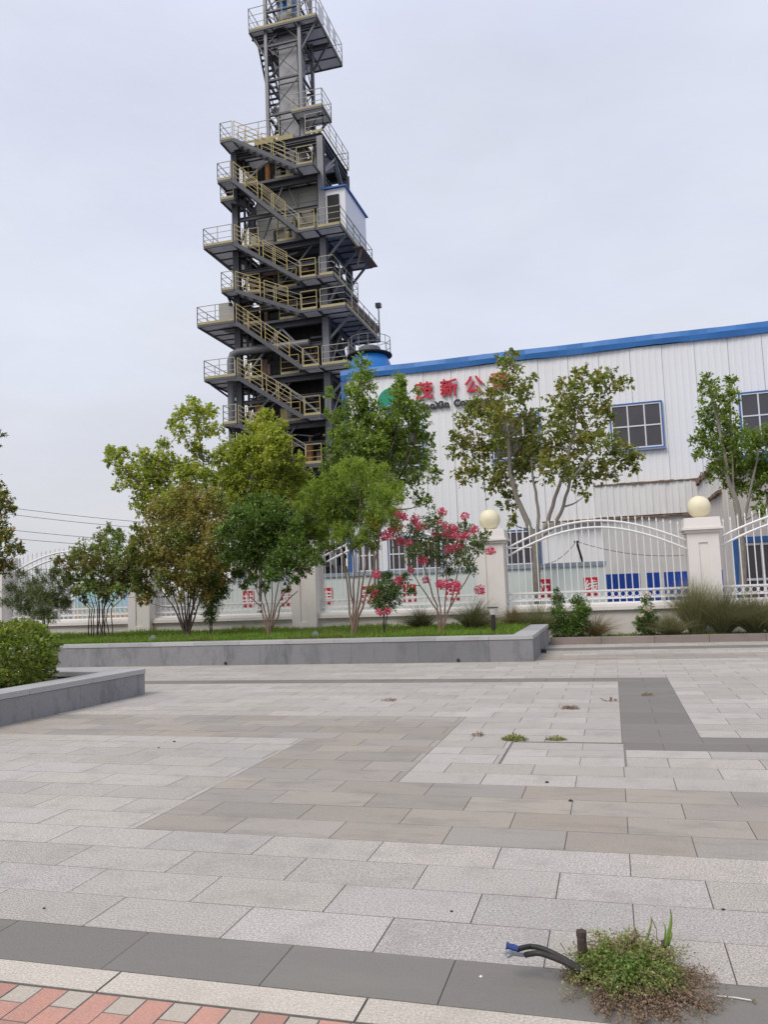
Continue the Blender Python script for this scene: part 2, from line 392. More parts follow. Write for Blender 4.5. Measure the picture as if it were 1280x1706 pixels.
# cream kerb line at the front edge
for i in range(-8, 8):
    x0 = -1.716+.894*i; tile(pv, x0, x0+.894, 2.372, 2.517, 3, g=.003)
tag(pv.build("plaza_paving", [M_granite, M_beige, M_dark, M_curb, M_bed], attr=True), kind='structure')

JM = 2
bp = MB(); y_top = 2.367; bw = .0985
for i in range(-52, 30):
    x = -1.716+i*bw; y = y_top; first = True
    while y > .6:
        l = (.1 if i % 2 else .2) if first else .2
        grey = (i % 2 == 1 and first) or (not first and random.random() < .02)
        tile(bp, x, x+bw, y-l, y, 1 if grey else 0, g=.0011, z=-.0005-random.random()*.0015, e=.002)
        y -= l; first = False
tag(bp.build("brick_pavement", [M_redbrick, M_greybrick, M_bed], attr=True), kind='structure')

JM = 1
mh = MB(); mx0, mx1, my0, my1 = MAN[0]+.013, MAN[1]-.010, MAN[2]+.012, MAN[3]-.022
yy = [my0, my0+.27, my0+.52, my1]
for r in range(3):
    jx = [mx0, mx0+(.30 if r == 1 else .55), mx1]
    for u, v in zip(jx, jx[1:]): tile(mh, u, v, yy[r], yy[r+1], 0, g=.0015, z=-.004)
mh.box(mx0+.004, mx1-.004, my0+.004, my1-.004, -.0055, -.0045, 1)
tag(mh.build("inspection_cover", [M_granite, M_bed], attr=True, origin=(-.42, 6.2, -.012)),
    "square granite paved inspection cover with dark open gaps round it", "inspection cover")

# ------------------------------------------------------------------ planters
pl = thing("planter", "long low grey granite planter with grass and trees in front of the fence", "planter", (-6, 13.3, 0))
a = MB(); xs = -20.0
while xs < -1.30:
    x1 = min(xs+1.2, -1.29); a.box(xs+.0015, x1-.0015, 13.17, 13.45, -.005, .352, 0, random.random()); xs += 1.2
y = 13.47
while y < 16.5:
    y1 = min(y+1.0, 16.5); a.box(-1.60, -1.29, y, y1-.003, -.005, .352, 0, random.random()); y += 1.0
a.build("planter_wall", M_planter, pl, attr=True)
a = MB(); xs = -20.0
while xs < -1.32:
    x1 = min(xs+.9, -1.28); a.box(xs+.0015, x1-.0015, 13.158, 13.50, .356, .418, 0, random.random()); xs += .9
y = 13.503
while y < 16.5:
    y1 = min(y+.9, 16.5); a.box(-1.64, -1.28, y, y1-.003, .356, .418, 0, random.random()); y += .9
a.build("coping", M_coping, pl, attr=True, bevel=.004)
a = MB(); nx, ny = 60, 10
for i in range(nx):
    for j in range(ny):
        X = lambda i: -20+18.38*i/nx
        Yf = lambda j: 13.48+4.15*j/ny
        h = lambda i, j: .37+.025*math.sin(i*1.7+j)+.02*math.sin(j*2.3+i*.6)
        a.face([(X(i), Yf(j), h(i, j)), (X(i+1), Yf(j), h(i+1, j)), (X(i+1), Yf(j+1), h(i+1, j+1)), (X(i), Yf(j+1), h(i, j+1))])
a.build("soil", M_soil, pl)
for px in (376, 764):
    p = at(px, 1100, 13.17); a = MB()
    a.tube([(p[0], 13.175, .028+.012), (p[0], 13.145, .028+.010)], .024, 12)
    a.build("drain_pipe", M_black, pl)
a = MB(); a.tube([(-1.295, 14.6, .05), (-1.20, 14.6, .045)], .035, 12); a.build("drain_pipe", M_black, pl)

P0 = np.array([-6.03, 9.41]); dv = np.array([-.084, -.9965]); nv = np.array([-.9965, .084])
npz = .335
pn = thing("planter", "near low grey granite planter with a clipped round bush at the left", "planter", (-7.5, 7, 0))
def rot_box(mb, u0, u1, n0, n1, z0, z1, m=0, t=0):
    q = lambda u, n: tuple(P0+dv*u+nv*n)
    mb.hexa([(*q(u0, n0), z0), (*q(u0, n1), z0), (*q(u1, n1), z0), (*q(u1, n0), z0), (*q(u0, n0), z1), (*q(u0, n1), z1), (*q(u1, n1), z1), (*q(u1, n0), z1)][::1], m, t)
a = MB()
for i in range(5): rot_box(a, i*1.2+.0015, i*1.2+1.1985, 0, .3, -.005, npz-.068, 0, random.random())
for i in range(3): rot_box(a, 0, .3, .3015+i*1.2, .2985+i*1.2+1.2, -.005, npz-.068, 0, random.random())
for i in range(3): rot_box(a, 5.7, 6, .3015+i*1.2, .2985+i*1.2+1.2, -.005, npz-.068, 0, random.random())
rot_box(a, .302, 5.698, 3.4, 3.7, -.005, npz-.068, 0, .5)
a.build("planter_wall", M_planter, pn, attr=True)
a = MB()
for i in range(6): rot_box(a, i-.008+.0015, i+.99, -.01, .38, npz-.064, npz, 0, random.random())
for i in range(3): rot_box(a, -.008, .37, .3815+i*1.2, .379+i*1.2+1.2, npz-.064, npz, 0, random.random())
for i in range(3): rot_box(a, 5.62, 6.0, .3815+i*1.2, .379+i*1.2+1.2, npz-.064, npz, 0, random.random())
a.build("coping", M_coping, pn, attr=True, bevel=.004)
a = MB(); rot_box(a, .29, 5.71, .29, 3.41, .02, .25); a.build("soil", M_soil, pn)

kb = thing("kerbed_bed", "narrow kerbed soil bed along the foot of the fence on the right", "flower bed", (4, 16.6, 0))
a = MB(); xs = -1.27
while xs < 14: a.box(xs+.002, xs+.998, 16.5, 16.62, -.04, .138+random.random()*.006, 0, random.random()); xs += 1
a.build("kerb", M_kerb, kb, attr=True, bevel=.008)
a = MB(); a.box(-1.27, 14, 16.625, 17.66, -.04, .10); a.build("soil", M_soil, kb)

# ------------------------------------------------------------------ fence
PC = [1.86-4.41*i for i in range(-1, 6)]          # pillar centres
PLAB = ["cream fence pillar beyond the right edge, beside the right tree", "cream fence pillar with yellow ball right of the blue barrier sheets",
        "cream fence pillar with yellow ball beside the pink crape myrtle", "cream fence pillar behind the dark green round tree",
        "cream fence pillar behind the brown leaved shrub", "cream fence pillar at far left behind the feathery bush", "cream fence pillar beyond the left edge"]
def pillar(cx, lab, ball=True):
    t = thing("fence_pillar", lab, "pillar", (cx, 17.8, -.03), "pillars of the white fence")
    a = MB(); hw = .305; yf = 17.5; rx0, rx1, rz0, rz1 = cx-.09, cx+.085, .55, 1.95
    a.box(cx-hw, cx+hw, 17.525, 18.1, -.03, 2.15)
    a.box(cx-hw, rx0, yf, 17.5255, -.03, 2.15); a.box(rx1, cx+hw, yf, 17.5255, -.03, 2.15)
    a.box(rx0, rx1, yf, 17.5255, -.03, rz0); a.box(rx0, rx1, yf, 17.5255, rz1, 2.15)
    a.build("shaft", M_pillar, t)
    a = MB()
    a.box(cx-.345, cx+.345, 17.46, 18.14, 2.15, 2.205); a.box(cx-.395, cx+.395, 17.41, 18.19, 2.205, 2.26)
    a.taper(cx, 17.8, 2.26, 2.46, .365, .365, .345, .345)
    a.build("cap", M_pillar, t, bevel=.008)
    if ball:
        b = MB(); b.lathe((cx, 17.8, 2.46), [(.12, 0), (.12, .025), (.09, .03)], 20); b.sphere((cx, 17.8, 2.70), .236, 28, 16)
        b.build("ball_finial", M_ball, t, smooth=True)
for i, c in enumerate(PC): pillar(c, PLAB[i], i < 3)
FLAB = ["white arched railing panel at the right edge in front of the blue framed door", "white arched railing panel in front of the blue barrier sheets",
        "white arched railing panel behind the pink crape myrtle", "white arched railing panel behind the dark green round tree",
        "white arched railing panel behind the multi stemmed shrub left of the brown one", "white arched railing panel at the far left edge"]
for i in range(6):
    xa, xb = PC[i+1]+.305, PC[i]-.305; xm = (xa+xb)/2; hw = (xb-xa)/2
    t = thing("railing_panel", FLAB[i], "railing", (xm, 17.8, .74), "arched panels of the white fence")
    arc = lambda x, z0, z1: z0+(z1-z0)*math.cos((x-xm)/hw*1.25)**1.0 if True else 0
    def arcz(x, e, mz): return e+(mz-e)*(math.cos((x-xm)/hw*math.pi*.42)-math.cos(math.pi*.42))/(1-math.cos(math.pi*.42))
    a = MB(); K = 24
    for e_, m_ in ((2.02, 2.545), (1.84, 2.40)):
        a.tube([(xa+(xb-xa)*k/K, 17.8, arcz(xa+(xb-xa)*k/K, e_, m_)) for k in range(K+1)], .026, 6)
    a.build("arch_rail", M_whitemetal, t)
    a = MB()
    for z in (.87, 1.035, .765): a.box(xa, xb, 17.782, 17.818, z-.019, z+.019)
    a.build("bottom_rail", M_whitemetal, t)
    a = MB(); nb = 27
    for k in range(1, nb):
        x = xa+(xb-xa)*k/nb; tip = 2.40+.27*(1-((x-xm)/hw)**2)
        if tip < arcz(x, 2.02, 2.545)+.07: tip = arcz(x, 2.02, 2.545)+.07
        a.tube([(x, 17.8, .75), (x, 17.8, tip-.09), (x, 17.8, tip-.075), (x, 17.8, tip-.06), (x, 17.8, tip)], [.0125, .0125, .02, .017, .003], 5)
    a.build("pickets", M_whitemetal, t)
    a = MB()
    for k in range(nb):
        x = xa+(xb-xa)*(k+.5)/nb
        a.tube([(x+.055*math.cos(q*math.pi/5), 17.8, .952+.06*math.sin(q*math.pi/5)) for q in range(11)], .009, 4, cap=False)
    a.build("ring_row", M_whitemetal, t)
    wl = FLAB[i].replace("white arched railing panel", "low cream rendered wall under the railing")
    t2 = thing("low_wall", wl, "wall", (xm, 17.8, -.03), "low walls of the white fence")
    a = MB(); a.box(xa, xb, 17.67, 17.93, -.03, .615); a.build("wall_base", M_lowwall, t2)
    a = MB(); a.box(xa+.002, xb-.002, 17.60, 18.0, .617, .70); a.box(xa+.002, xb-.002, 17.63, 17.97, .70, .742); a.build("coping", M_pillar, t2, bevel=.006)

# ------------------------------------------------------------------ text
def text_mesh(body, size, bold, depth):
    cu = bpy.data.curves.new("lettering", 'FONT'); cu.body = body; cu.size = size; cu.offset = bold; cu.extrude = depth
    cu.align_x = 'CENTER'; cu.align_y = 'CENTER'; cu.resolution_u = 3
    o = bpy.data.objects.new("lettering", cu); COL.objects.link(o)
    dg = bpy.context.evaluated_depsgraph_get(); dg.update()
    me = bpy.data.meshes.new_from_object(o.evaluated_get(dg))
    bpy.data.objects.remove(o); bpy.data.curves.remove(cu)
    return me
def letter(body, size, x, y, z, mat_, name, parent, bold=.0, depth=.03, sx=1.0, shear=0):
    me = text_mesh(body, size, bold, depth); og = ORG[parent]
    xs_ = [v.co.x for v in me.vertices]; ys_ = [v.co.y for v in me.vertices]
    cx, cy = (min(xs_)+max(xs_))/2, (min(ys_)+max(ys_))/2
    for v in me.vertices:
        a_, b_, c_ = v.co
        v.co = (x+(a_-cx)*sx-og[0], y-c_-og[1], z+(b_-cy)-og[2])
    me.materials.clear(); me.materials.append(mat_)
    me.name = name
    return link_mesh(name, me, parent)

# ------------------------------------------------------------------ workshop building
YB = 27.0; BX0, BX1 = -8.95, 16.0; ZT = 8.82
bd = thing("workshop_building", "long white corrugated factory hall with blue fascia and red lettering", "building", (3, YB, -.045))
def ribbed(mb, x0, x1, y, z0, z1, pitch=.2, d=.009, m=0):
    x = x0
    while x < x1-1e-4:
        xs = [x, x+pitch*.56, x+pitch*.66, x+pitch*.9, min(x+pitch, x1)]
        yy = [y, y, y-d, y-d, y]
        for k in range(4):
            if xs[k] >= x1: break
            mb.face([(xs[k], yy[k], z0), (min(xs[k+1], x1), yy[k+1], z0), (min(xs[k+1], x1), yy[k+1], z1), (xs[k], yy[k], z1)], m)
        x += pitch
a = MB(); x = BX0
while x < BX1:
    ribbed(a, x, min(x+1.0, BX1)-.012, YB-random.random()*.008, -.045, ZT, .2 if x > -1 else .25); x += 1.0
a.box(BX0, BX1, YB+.02, YB+.3, -.045, ZT)
a.box(BX0, BX0+.25, YB+.31, YB+22, -.045, ZT); a.box(BX1-.25, BX1, YB+.31, YB+22, -.045, ZT); a.box(BX0+.26, BX1-.26, YB+21.7, YB+22, -.045, ZT)
a.build("cladding_wall", M_wall, bd)
a = MB(); a.face([(BX0, YB, ZT+.2), (BX1, YB, ZT+.2), (BX1, YB+11, ZT+1.2), (BX0, YB+11, ZT+1.2)]); a.face([(BX0, YB+22, ZT+.2), (BX0, YB+11, ZT+1.2), (BX1, YB+11, ZT+1.2), (BX1, YB+22, ZT+.2)])
a.build("roof", M_tarp, bd)
a = MB(); n = 90
rr = [(.02*math.sin(i*.9)+random.uniform(-.005, .005), random.uniform(-.008, .008)+.02*math.sin(i*.37), random.uniform(-.008, .008)) for i in range(n+1)]
for i in range(n):
    xa, xb = BX0-.06+(BX1-BX0)*i/n, BX0-.06+(BX1-BX0)*(i+1)/n
    def P(k, x, lv):
        dy, dz, dm = rr[k]
        return [(x, YB-.10+dy*.5, 8.81+dz), (x, YB-.14+dy+dm, 8.99), (x, YB-.10-dm, 9.17+dz*.4), (x, YB+.3, 9.19+dz*.4)][lv]
    for lv in range(3): a.face([P(i, xa, lv), P(i+1, xb, lv), P(i+1, xb, lv+1), P(i, xa, lv+1)])
a.build("fascia", M_tarp, bd, smooth=True)
a = MB(); a.box(BX0-.07, BX0+.12, YB-.06, YB-.025, -.045, 8.79); a.box(BX0-.07, BX0-.005, YB-.024, YB+.2, -.045, 8.79); a.build("corner_trim", M_blue, bd)

def window(xr, zb, zt, wd, cols, parent, y=YB-.05, blue=True, rows=2):
    x0, x1 = xr-wd, xr
    f = MB(); tb = .042
    f.box(x0, x1, y-.05, y+.02, zt-tb, zt); f.box(x0, x1, y-.05, y+.02, zb, zb+tb)
    f.box(x0, x0+tb, y-.05, y+.02, zb+tb+.001, zt-tb-.001); f.box(x1-tb, x1, y-.05, y+.02, zb+tb+.001, zt-tb-.001)
    f.box(x0-.04, x1+.04, y-.09, y-.0, zb-.045, zb-.002, 1)
    wf = f.build("window", [M_blue if blue else M_frame, M_greyframe], parent)
    p = MB(); p.box(x0+tb+.002, x1-tb-.002, y-.012, y+.02, zb+tb+.002, zt-tb-.002); p.build("pane", M_glass, wf)
    mu = MB(); b = .042
    xa, xb, za, zc = x0+tb+.003, x1-tb-.003, zb+tb+.003, zt-tb-.003
    mu.box(xa, xb, y-.036, y-.0125, zc-b, zc); mu.box(xa, xb, y-.036, y-.0125, za, za+b)
    for k in range(cols+1):
        cx = xa+(xb-xa)*k/cols; cx = min(max(cx, xa+b/2), xb-b/2); mu.box(cx-b/2, cx+b/2, y-.037, y-.0125, za+b+.001, zc-b-.001)
    for k in range(1, rows):
        cz = za+(zc-za)*k/rows; mu.box(xa+b, xb-b, y-.035, y-.0125, cz-b/2, cz+b/2)
    mu.build("mullions", M_frame, wf)
    return wf
for xr in (1.935, -2.0, -6.05, 5.88, 9.8): window(xr, 5.43, 6.97, 1.66, 3, bd)
for x0, x1 in ((-3.9, -2.2), (-7.5, -5.5), (-10.0+1.3, -8.0+.1)): window(x1, 1.82, 3.03, x1-x0, 3, bd, blue=True)
# lean-to band low on the wall and plastered base
a = MB(); ribbed(a, -.35, 2.83, YB-.24, 3.27, 4.30, .2, .02)
a.face([(-.35, YB-.24, 3.27), (-.35, YB-.24, 4.3), (-.35, YB-.03, 4.3), (-.35, YB-.03, 3.27)])
a.build("lower_cladding", M_wall2, bd)
def ragged(mb, x0, x1, y, z, h, n):
    for i in range(n):
        xa, xb = x0+(x1-x0)*i/n, x0+(x1-x0)*(i+1)/n
        mb.box(xa+.001, xb, y-random.uniform(.01, .05), y+.22, z-h*random.uniform(.2, 1), z+h*random.uniform(.1, .6))
a = MB(); ragged(a, -.4, 2.84, YB-.27, 4.32, .045, 22); a.build("rusty_flashing", M_rust, bd)
a = MB(); ragged(a, -2.1, 2.84, YB-.27, 3.22, .06, 26); a.build("rusty_flashing", M_rust, bd)
a = MB(); a.box(-.18, 2.84, YB-.20, YB-.03, -.045, 3.2); a.build("plaster_base", M_concrete, bd)

# lettering and emblem on the wall
sg = thing("company_sign", "red Chinese characters over black Latin lettering on the white hall wall", "sign", (-4.6, YB-.06, 7.9))
for k, ch in enumerate("茂新公司"):
    letter(ch, .66, -5.93+k*.885, YB-.09, 8.12+.015*k, M_redchar, "chinese_character", sg, bold=.011, depth=.03)
word = "MaoXin Company"; x = -6.2
for ch in word:
    wdt = {'M': .30, 'a': .205, 'o': .215, 'X': .25, 'i': .12, 'n': .22, ' ': .17, 'C': .26, 'm': .31, 'p': .22, 'y': .2}[ch]
    if ch != ' ':
        zoff = {'a': -.035, 'o': -.035, 'n': -.035, 'm': -.035, 'p': -.085, 'y': -.085}.get(ch, 0)
        letter(ch, .325, x+wdt*.45, YB-.08, 7.56+zoff*.9, M_blackchar, "latin_letter", sg, bold=.02, depth=.02)
    x += wdt*.88
em = thing("wall_emblem", "oval green and blue emblem with a white stripe left of the red characters", "emblem", (-7.25, YB-.06, 7.6))
cx, cz, ra, rb = -7.10, 7.86, .55, .50
def ell(a0, a1, n=24): return [(cx+ra*math.cos(R(a0+(a1-a0)*i/n)), cz+rb*math.sin(R(a0+(a1-a0)*i/n))) for i in range(n+1)]
def plate(mb, pts, y0, y1):
    n = len(pts); mb.face([(p[0], y0, p[1]) for p in pts]); mb.face([(p[0], y1, p[1]) for p in pts][::-1])
    for i in range(n):
        p, q = pts[i], pts[(i+1) % n]; mb.face([(p[0], y0, p[1]), (p[0], y1, p[1]), (q[0], y1, q[1]), (q[0], y0, q[1])])
def chord(a0, a1, sag):
    p, q = ell(a1, a1, 1)[0], ell(a0, a0, 1)[0]
    return [(p[0]+(q[0]-p[0])*i/10, p[1]+(q[1]-p[1])*i/10+sag*math.sin(math.pi*i/10)) for i in range(1, 10)]
a = MB(); plate(a, ell(28, 205)+chord(28, 205, -.07), YB-.10, YB-.05); a.build("green_leaf", M_green, em)
a = MB(); plate(a, ell(212, 382)+chord(212, 382, -.06), YB-.10, YB-.05); a.build("blue_wave", M_logoblue, em)
a = MB(); plate(a, ell(0, 352, 40), YB-.075, YB-.045); a.build("white_ground", M_white, em)

# annex on the right
an = thing("annex_building", "low beige annex with blue eave and blue framed glass door behind the right railing", "building", (6, 24, -.045))
AX, AY = 2.88, 22.0
a = MB(); a.box(AX, 14, AY, YB-.3, -.045, 4.0); a.build("wall", M_annex, an)
a = MB()
yb = AY
while yb < YB-.32:
    y1 = min(yb+.2, YB-.32); a.box(AX-.05-(.02 if int((yb-AY)/.2) % 2 else 0), AX-.002, yb, y1-.002, 3.45, 4.13); yb += .2
a.build("side_cladding", M_wall2, an)
a = MB(); a2 = MB()
for i in range(18):
    ya, yb_ = AY+(YB-.35-AY)*i/18, AY+(YB-.35-AY)*(i+1)/18
    a.box(AX-.10-random.uniform(0, .05), AX+.1, ya, yb_-.001, 4.13-random.uniform(.0, .07), 4.22+random.uniform(0, .05))
    a2.box(AX-.085-random.uniform(0, .03), AX-.001, ya, yb_-.001, 3.40-random.uniform(0, .05), 3.447)
a.build("dark_edge_trim", M_rust, an); a2.build("dark_edge_trim", M_rust, an)
a = MB(); a.box(AX+.11, 14, AY-.35, YB-.32, 4.12, 4.24); a.build("roof", M_blue, an)
a = MB(); a.box(AX+.55, 14, AY-.40, AY-.352, 4.04, 4.30); a.build("blue_eave", M_blue, an)
a = MB(); a.box(AX+.10, AX+.13, AY-.02, AY-.001, -.045, 4.0); a.build("corner_trim", M_white, an)
dx0, dx1 = 3.02, 5.3
d = MB(); d.box(dx0, dx0+.13, AY-.09, AY-.002, -.045, 2.2); d.box(dx0+.131, dx1, AY-.09, AY-.002, 2.05, 2.2); d.box(dx1, dx1+.13, AY-.09, AY-.002, -.045, 2.2)
do = d.build("door", M_blue, an)
d = MB(); d.box(dx0+.132, dx1-.002, AY-.03, AY-.002, -.045, 2.048); d.build("pane", M_glass, do)
d = MB()
for i in range(5):
    x = dx0+.17+(dx1-dx0-.23)*i/4; d.box(x-.035, x+.035, AY-.065, AY-.031, -.04, 2.04)
for z in (.35, 1.12, 2.01): d.box(dx0+.14, dx1-.01, AY-.06, AY-.031, z-.03, z+.03)
d.build("mullions", M_frame, do)
a = MB(); a.box(3.92, 4.10, AY-.12, AY-.066, .62, .78); a.build("notice_plate", M_blue, do)

# ------------------------------------------------------------------ boards behind the fence
YS = 19.6
bo = thing("hoarding_board", "long pale mint hoarding with red character plates behind the white fence", "hoarding", (-5, YS, -.045))
a = MB(); a.box(-11.2, -.12, YS, YS+.06, .3, 1.60); a.build("panel", M_board, bo)
a = MB(); a.box(-11.2, -.10, YS-.05, YS+.10, 1.602, 1.70); a.build("top_rail", M_boardcap, bo)
for i in range(12):
    a = MB(); a.box(-11.1+i*.99, -11.02+i*.99, YS+.061, YS+.13, -.045, 1.6); a.build("post", M_steellight, bo)
for k, ch in enumerate("共筑牢安全生产防线"):
    x = -.475-1.112*(8-k)
    a = MB(); a.box(x-.165, x+.165, YS-.012, YS-.001, .90, 1.33); pz = a.build("character_plate", M_redplate, bo)
    letter(ch, .33, x, YS-.0165, 1.115, M_white, "character", pz, bold=.006, depth=.003)
# coloured poster far left
po = thing("poster_board", "colourful landscape poster board behind the left end of the fence", "poster", (-14.2, YS, -.045))
a = MB(); a.box(-14.85, -12.9, YS, YS+.06, .3, 1.78); a.build("panel", M_white, po)
m, t, p, o = newmat("landscape poster print")
sepx = t.nodes.new("ShaderNodeSeparateXYZ"); tcx = t.nodes.new("ShaderNodeTexCoord"); t.links.new(tcx.outputs['Object'], sepx.inputs[0])
hz = tmath(t, 'MULTIPLY_ADD', tnoise(t, 2.5, 4), .9, tmath(t, 'MULTIPLY_ADD', sepx.outputs['Z'], .62, -.75))
c = tramp(t, hz, [(.05, (.55, .22, .10)), (.22, (.50, .42, .28)), (.38, (.30, .50, .48)), (.55, (.35, .55, .72)), (.72, (.18, .50, .20)), (.9, (.45, .62, .30))])
t.links.new(c, p.inputs['Base Color'])
a = MB(); a.box(-14.8, -12.95, YS-.012, YS-.001, .4, 1.74); a.build("printed_sheet", m, po)
for x in (-14.8, -13.1):
    a = MB(); a.box(x, x+.1, YS+.061, YS+.13, -.045, 1.9); a.build("post", M_steellight, po)

# blue barrier sheets
BLAB = ["widest royal blue barrier sheet beside the hoarding end", "middle royal blue barrier sheet behind the railing", "royal blue barrier sheet just left of the fence pillar", "narrow royal blue barrier sheet right of the fence pillar"]
for (x0, x1), lab in zip(((-.16, .70), (.84, 1.16), (1.26, 1.86), (2.2, 2.62)), BLAB):
    t = thing("barrier_sheet", lab, "barrier", ((x0+x1)/2, 21, -.045), "royal blue barrier sheets behind the fence")
    a = MB(); ribbed(a, x0, x1, 21, .05, 1.39, .145, .02); a.box(x0, x1, 21.004, 21.02, .05, 1.39); a.build("sheet", M_royal, t)
    for x in (x0+.04, x1-.08):
        a = MB(); a.box(x, x+.04, 21.022, 21.06, -.045, 1.35); a.build("post", M_steel, t)
# black post with guy wires
t = thing("cable_post", "thin black post with sagging cables above the hoarding", "post", (-.6, 20.3, -.045))
q0, q1 = at(972, 938, 20.3), at(961, 902, 20.3)
a = MB(); a.tube([(q0[0]+.05, 20.3, -.045), q0, q1], .032, 6); a.build("pole", M_black, t)
a = MB(); a.box(q1[0]-.06, q1[0]+.06, 20.26, 20.34, q1[2]-.03, q1[2]+.015); a.build("cap", M_black, t)
for e_ in (at(905, 940, 20.3), at(1140, 925, 20.3)):
    a = MB(); a.tube([q1+(e_-q1)*s+np.array([0, 0, -.22*4*s*(1-s)*.6]) for s in np.linspace(0, 1, 12)], .007, 4); a.build("cable", M_wire, t)

# ------------------------------------------------------------------ steel tower
TX0, TX1, TY0, TY1 = -18.4, -13.4, 38.0, 42.2
tw = thing("furnace_tower", "tall dark steel furnace tower with zigzag stairs and yellow handrails", "tower", (-15.9, 40, -.045))
for (x, y) in ((TX0, TY0), (TX1, TY0), (TX0, TY1), (TX1, TY1)):
    a = MB()
    a.box(x-.17, x+.17, y-.17, y-.14, -.045, 25.2); a.box(x-.17, x+.17, y+.14, y+.17, -.045, 25.2); a.box(x-.02, x+.02, y-.139, y+.139, -.045, 25.2)
    a.build("column", M_steel if x < -15 else M_steellight, tw)
LV = [2.5, 5.0, 7.55, 10.0, 12.5, 15.45, 17.15, 19.7, 23.2, 25.2]
for z in LV:
    a = MB()
    for p, q in (((TX0, TY0), (TX1, TY0)), ((TX0, TY1), (TX1, TY1)), ((TX0, TY0), (TX0, TY1)), ((TX1, TY0), (TX1, TY1))):
        a.ibeam((p[0], p[1], z-.2), (q[0], q[1], z-.2), .34, .2)
    a.build("ring_beam", M_steel, tw)
a = MB()
zz = [0]+LV
for i in range(len(zz)-1):
    z0, z1 = zz[i]+.05, zz[i+1]-.4
    if z1-z0 < 1.2: continue
    ym = (TY0+TY1)/2
    for x in (TX0, TX1):
        a.beam((x, TY0+.1, z0), (x, ym, z1), .12); a.beam((x, TY1-.1, z0), (x, ym, z1), .12)
    xm = (TX0+TX1)/2
    if zz[i] in (10.0, 12.5, 23.2):
        a.beam((TX0+.2, TY0, z0), (xm, TY0, z1), .11); a.beam((TX1-.2, TY0, z0), (xm, TY0, z1), .11)
    a.beam((TX0+.2, TY1, z0), (xm, TY1, z1), .11); a.beam((TX1-.2, TY1, z0), (xm, TY1, z1), .11)
a.build("bracing", M_steellight, tw)
# furnace casing
a = MB(); a.box(-17.45, -14.05, 38.95, 41.7, -.045, 19.3)
x = -17.4
while x < -14.1: a.box(x, x+.07, 38.89, 38.949, .1, 19.2); x += .42
y = 39.0
while y < 41.6: a.box(-14.049, -13.99, y, y+.07, .1, 19.2); y += .42
for z in (3, 6, 9, 11.4, 14.2, 16.3, 18.4): a.box(-17.55, -13.95, 38.86, 41.8, z, z+.16)
a.build("furnace_casing", M_core, tw)
a = MB(); z = 19.95
while z < 22.85:
    a.box(-17.5, -13.85, 38.65+(.03 if int(z*20) % 2 else 0), 41.75, z, z+.118); z += .12
a.box(-17.49, -13.86, 38.7, 41.7, 22.86, 22.95)
for x in (-16.3, -15.1): a.box(x, x+.06, 38.60, 38.648, 19.95, 22.85)
a.build("corrugated_casing", M_clad, tw)
a = MB(); a.taper(-15.9, 40.2, 22.96, 24.9, 1.3, 1.2, .65, .65); a.build("hopper", M_core, tw)
for b_ in ((-17.6, -16.5, 38.7, 39.6, 23.3, 24.6), (-14.9, -14.1, 38.7, 40.4, 23.3, 24.3)):
    a = MB(); a.box(*b_); a.build("fan_housing", M_core, tw)
a = MB(); a.lathe((-14.75, 38.6, 23.9), [(.001, 0), (.3, .05), (.36, .3), (.36, .85), (.3, 1.1), (.001, 1.12)], 14); a.build("vessel", M_pipe, tw, smooth=True)
for pts_, r_ in (([(-17.9, 39.0, 20.4), (-17.9, 39.0, 22.0), (-17.6, 39.2, 22.6), (-16.8, 39.6, 23.1)], .22), ([(-17.9, 40.4, 19.8), (-18.0, 40.4, 21.6), (-17.5, 40.4, 22.3)], .26)):
    a = MB(); a.tube(pts_, r_, 10); a.build("duct", M_pipe, tw, smooth=True)
a = MB(); a.tube([(-18.78, 37.75, -.045), (-18.78, 37.75, 13.6), (-18.68, 37.78, 13.92), (-18.35, 37.8, 14.05), (-14.3, 37.8, 14.05)], .2, 12); a.build("duct", M_pipe, tw, smooth=True)
a = MB(); a.tube([(-12.35, 39.2, 16.15), (-12.3, 43.2, 16.15)], .33, 14); a.tube([(-12.35, 39.2, 16.15), (-13.6, 39.1, 16.15)], .3, 12)
for y in (39.6, 40.8, 42.0): a.box(-12.7, -12.0, y, y+.12, 15.5, 15.86)
a.build("lagged_duct", M_brownpipe, tw, smooth=True)
for pts_, r_ in (([(-17.3, 38.5, 16.5), (-15.2, 38.5, 16.5)], .2), ([(-17.0, 38.3, 18.35), (-14.4, 38.3, 18.2)], .14), ([(-15.0, 38.6, 13.6), (-14.6, 38.3, 13.6), (-14.2, 38.3, 13.3)], .16)):
    a = MB(); a.tube(pts_, r_, 10); a.build("side_duct", M_brownpipe, tw, smooth=True)
a = MB(); a.box(-19.35, -18.75, 37.6, 38.4, 15.5, 16.75); a.build("control_box", M_clad, tw)
a = MB(); a.box(-18.7, -18.45, 37.5, 38.1, 15.5, 16.5); a.build("control_box", M_clad, tw)

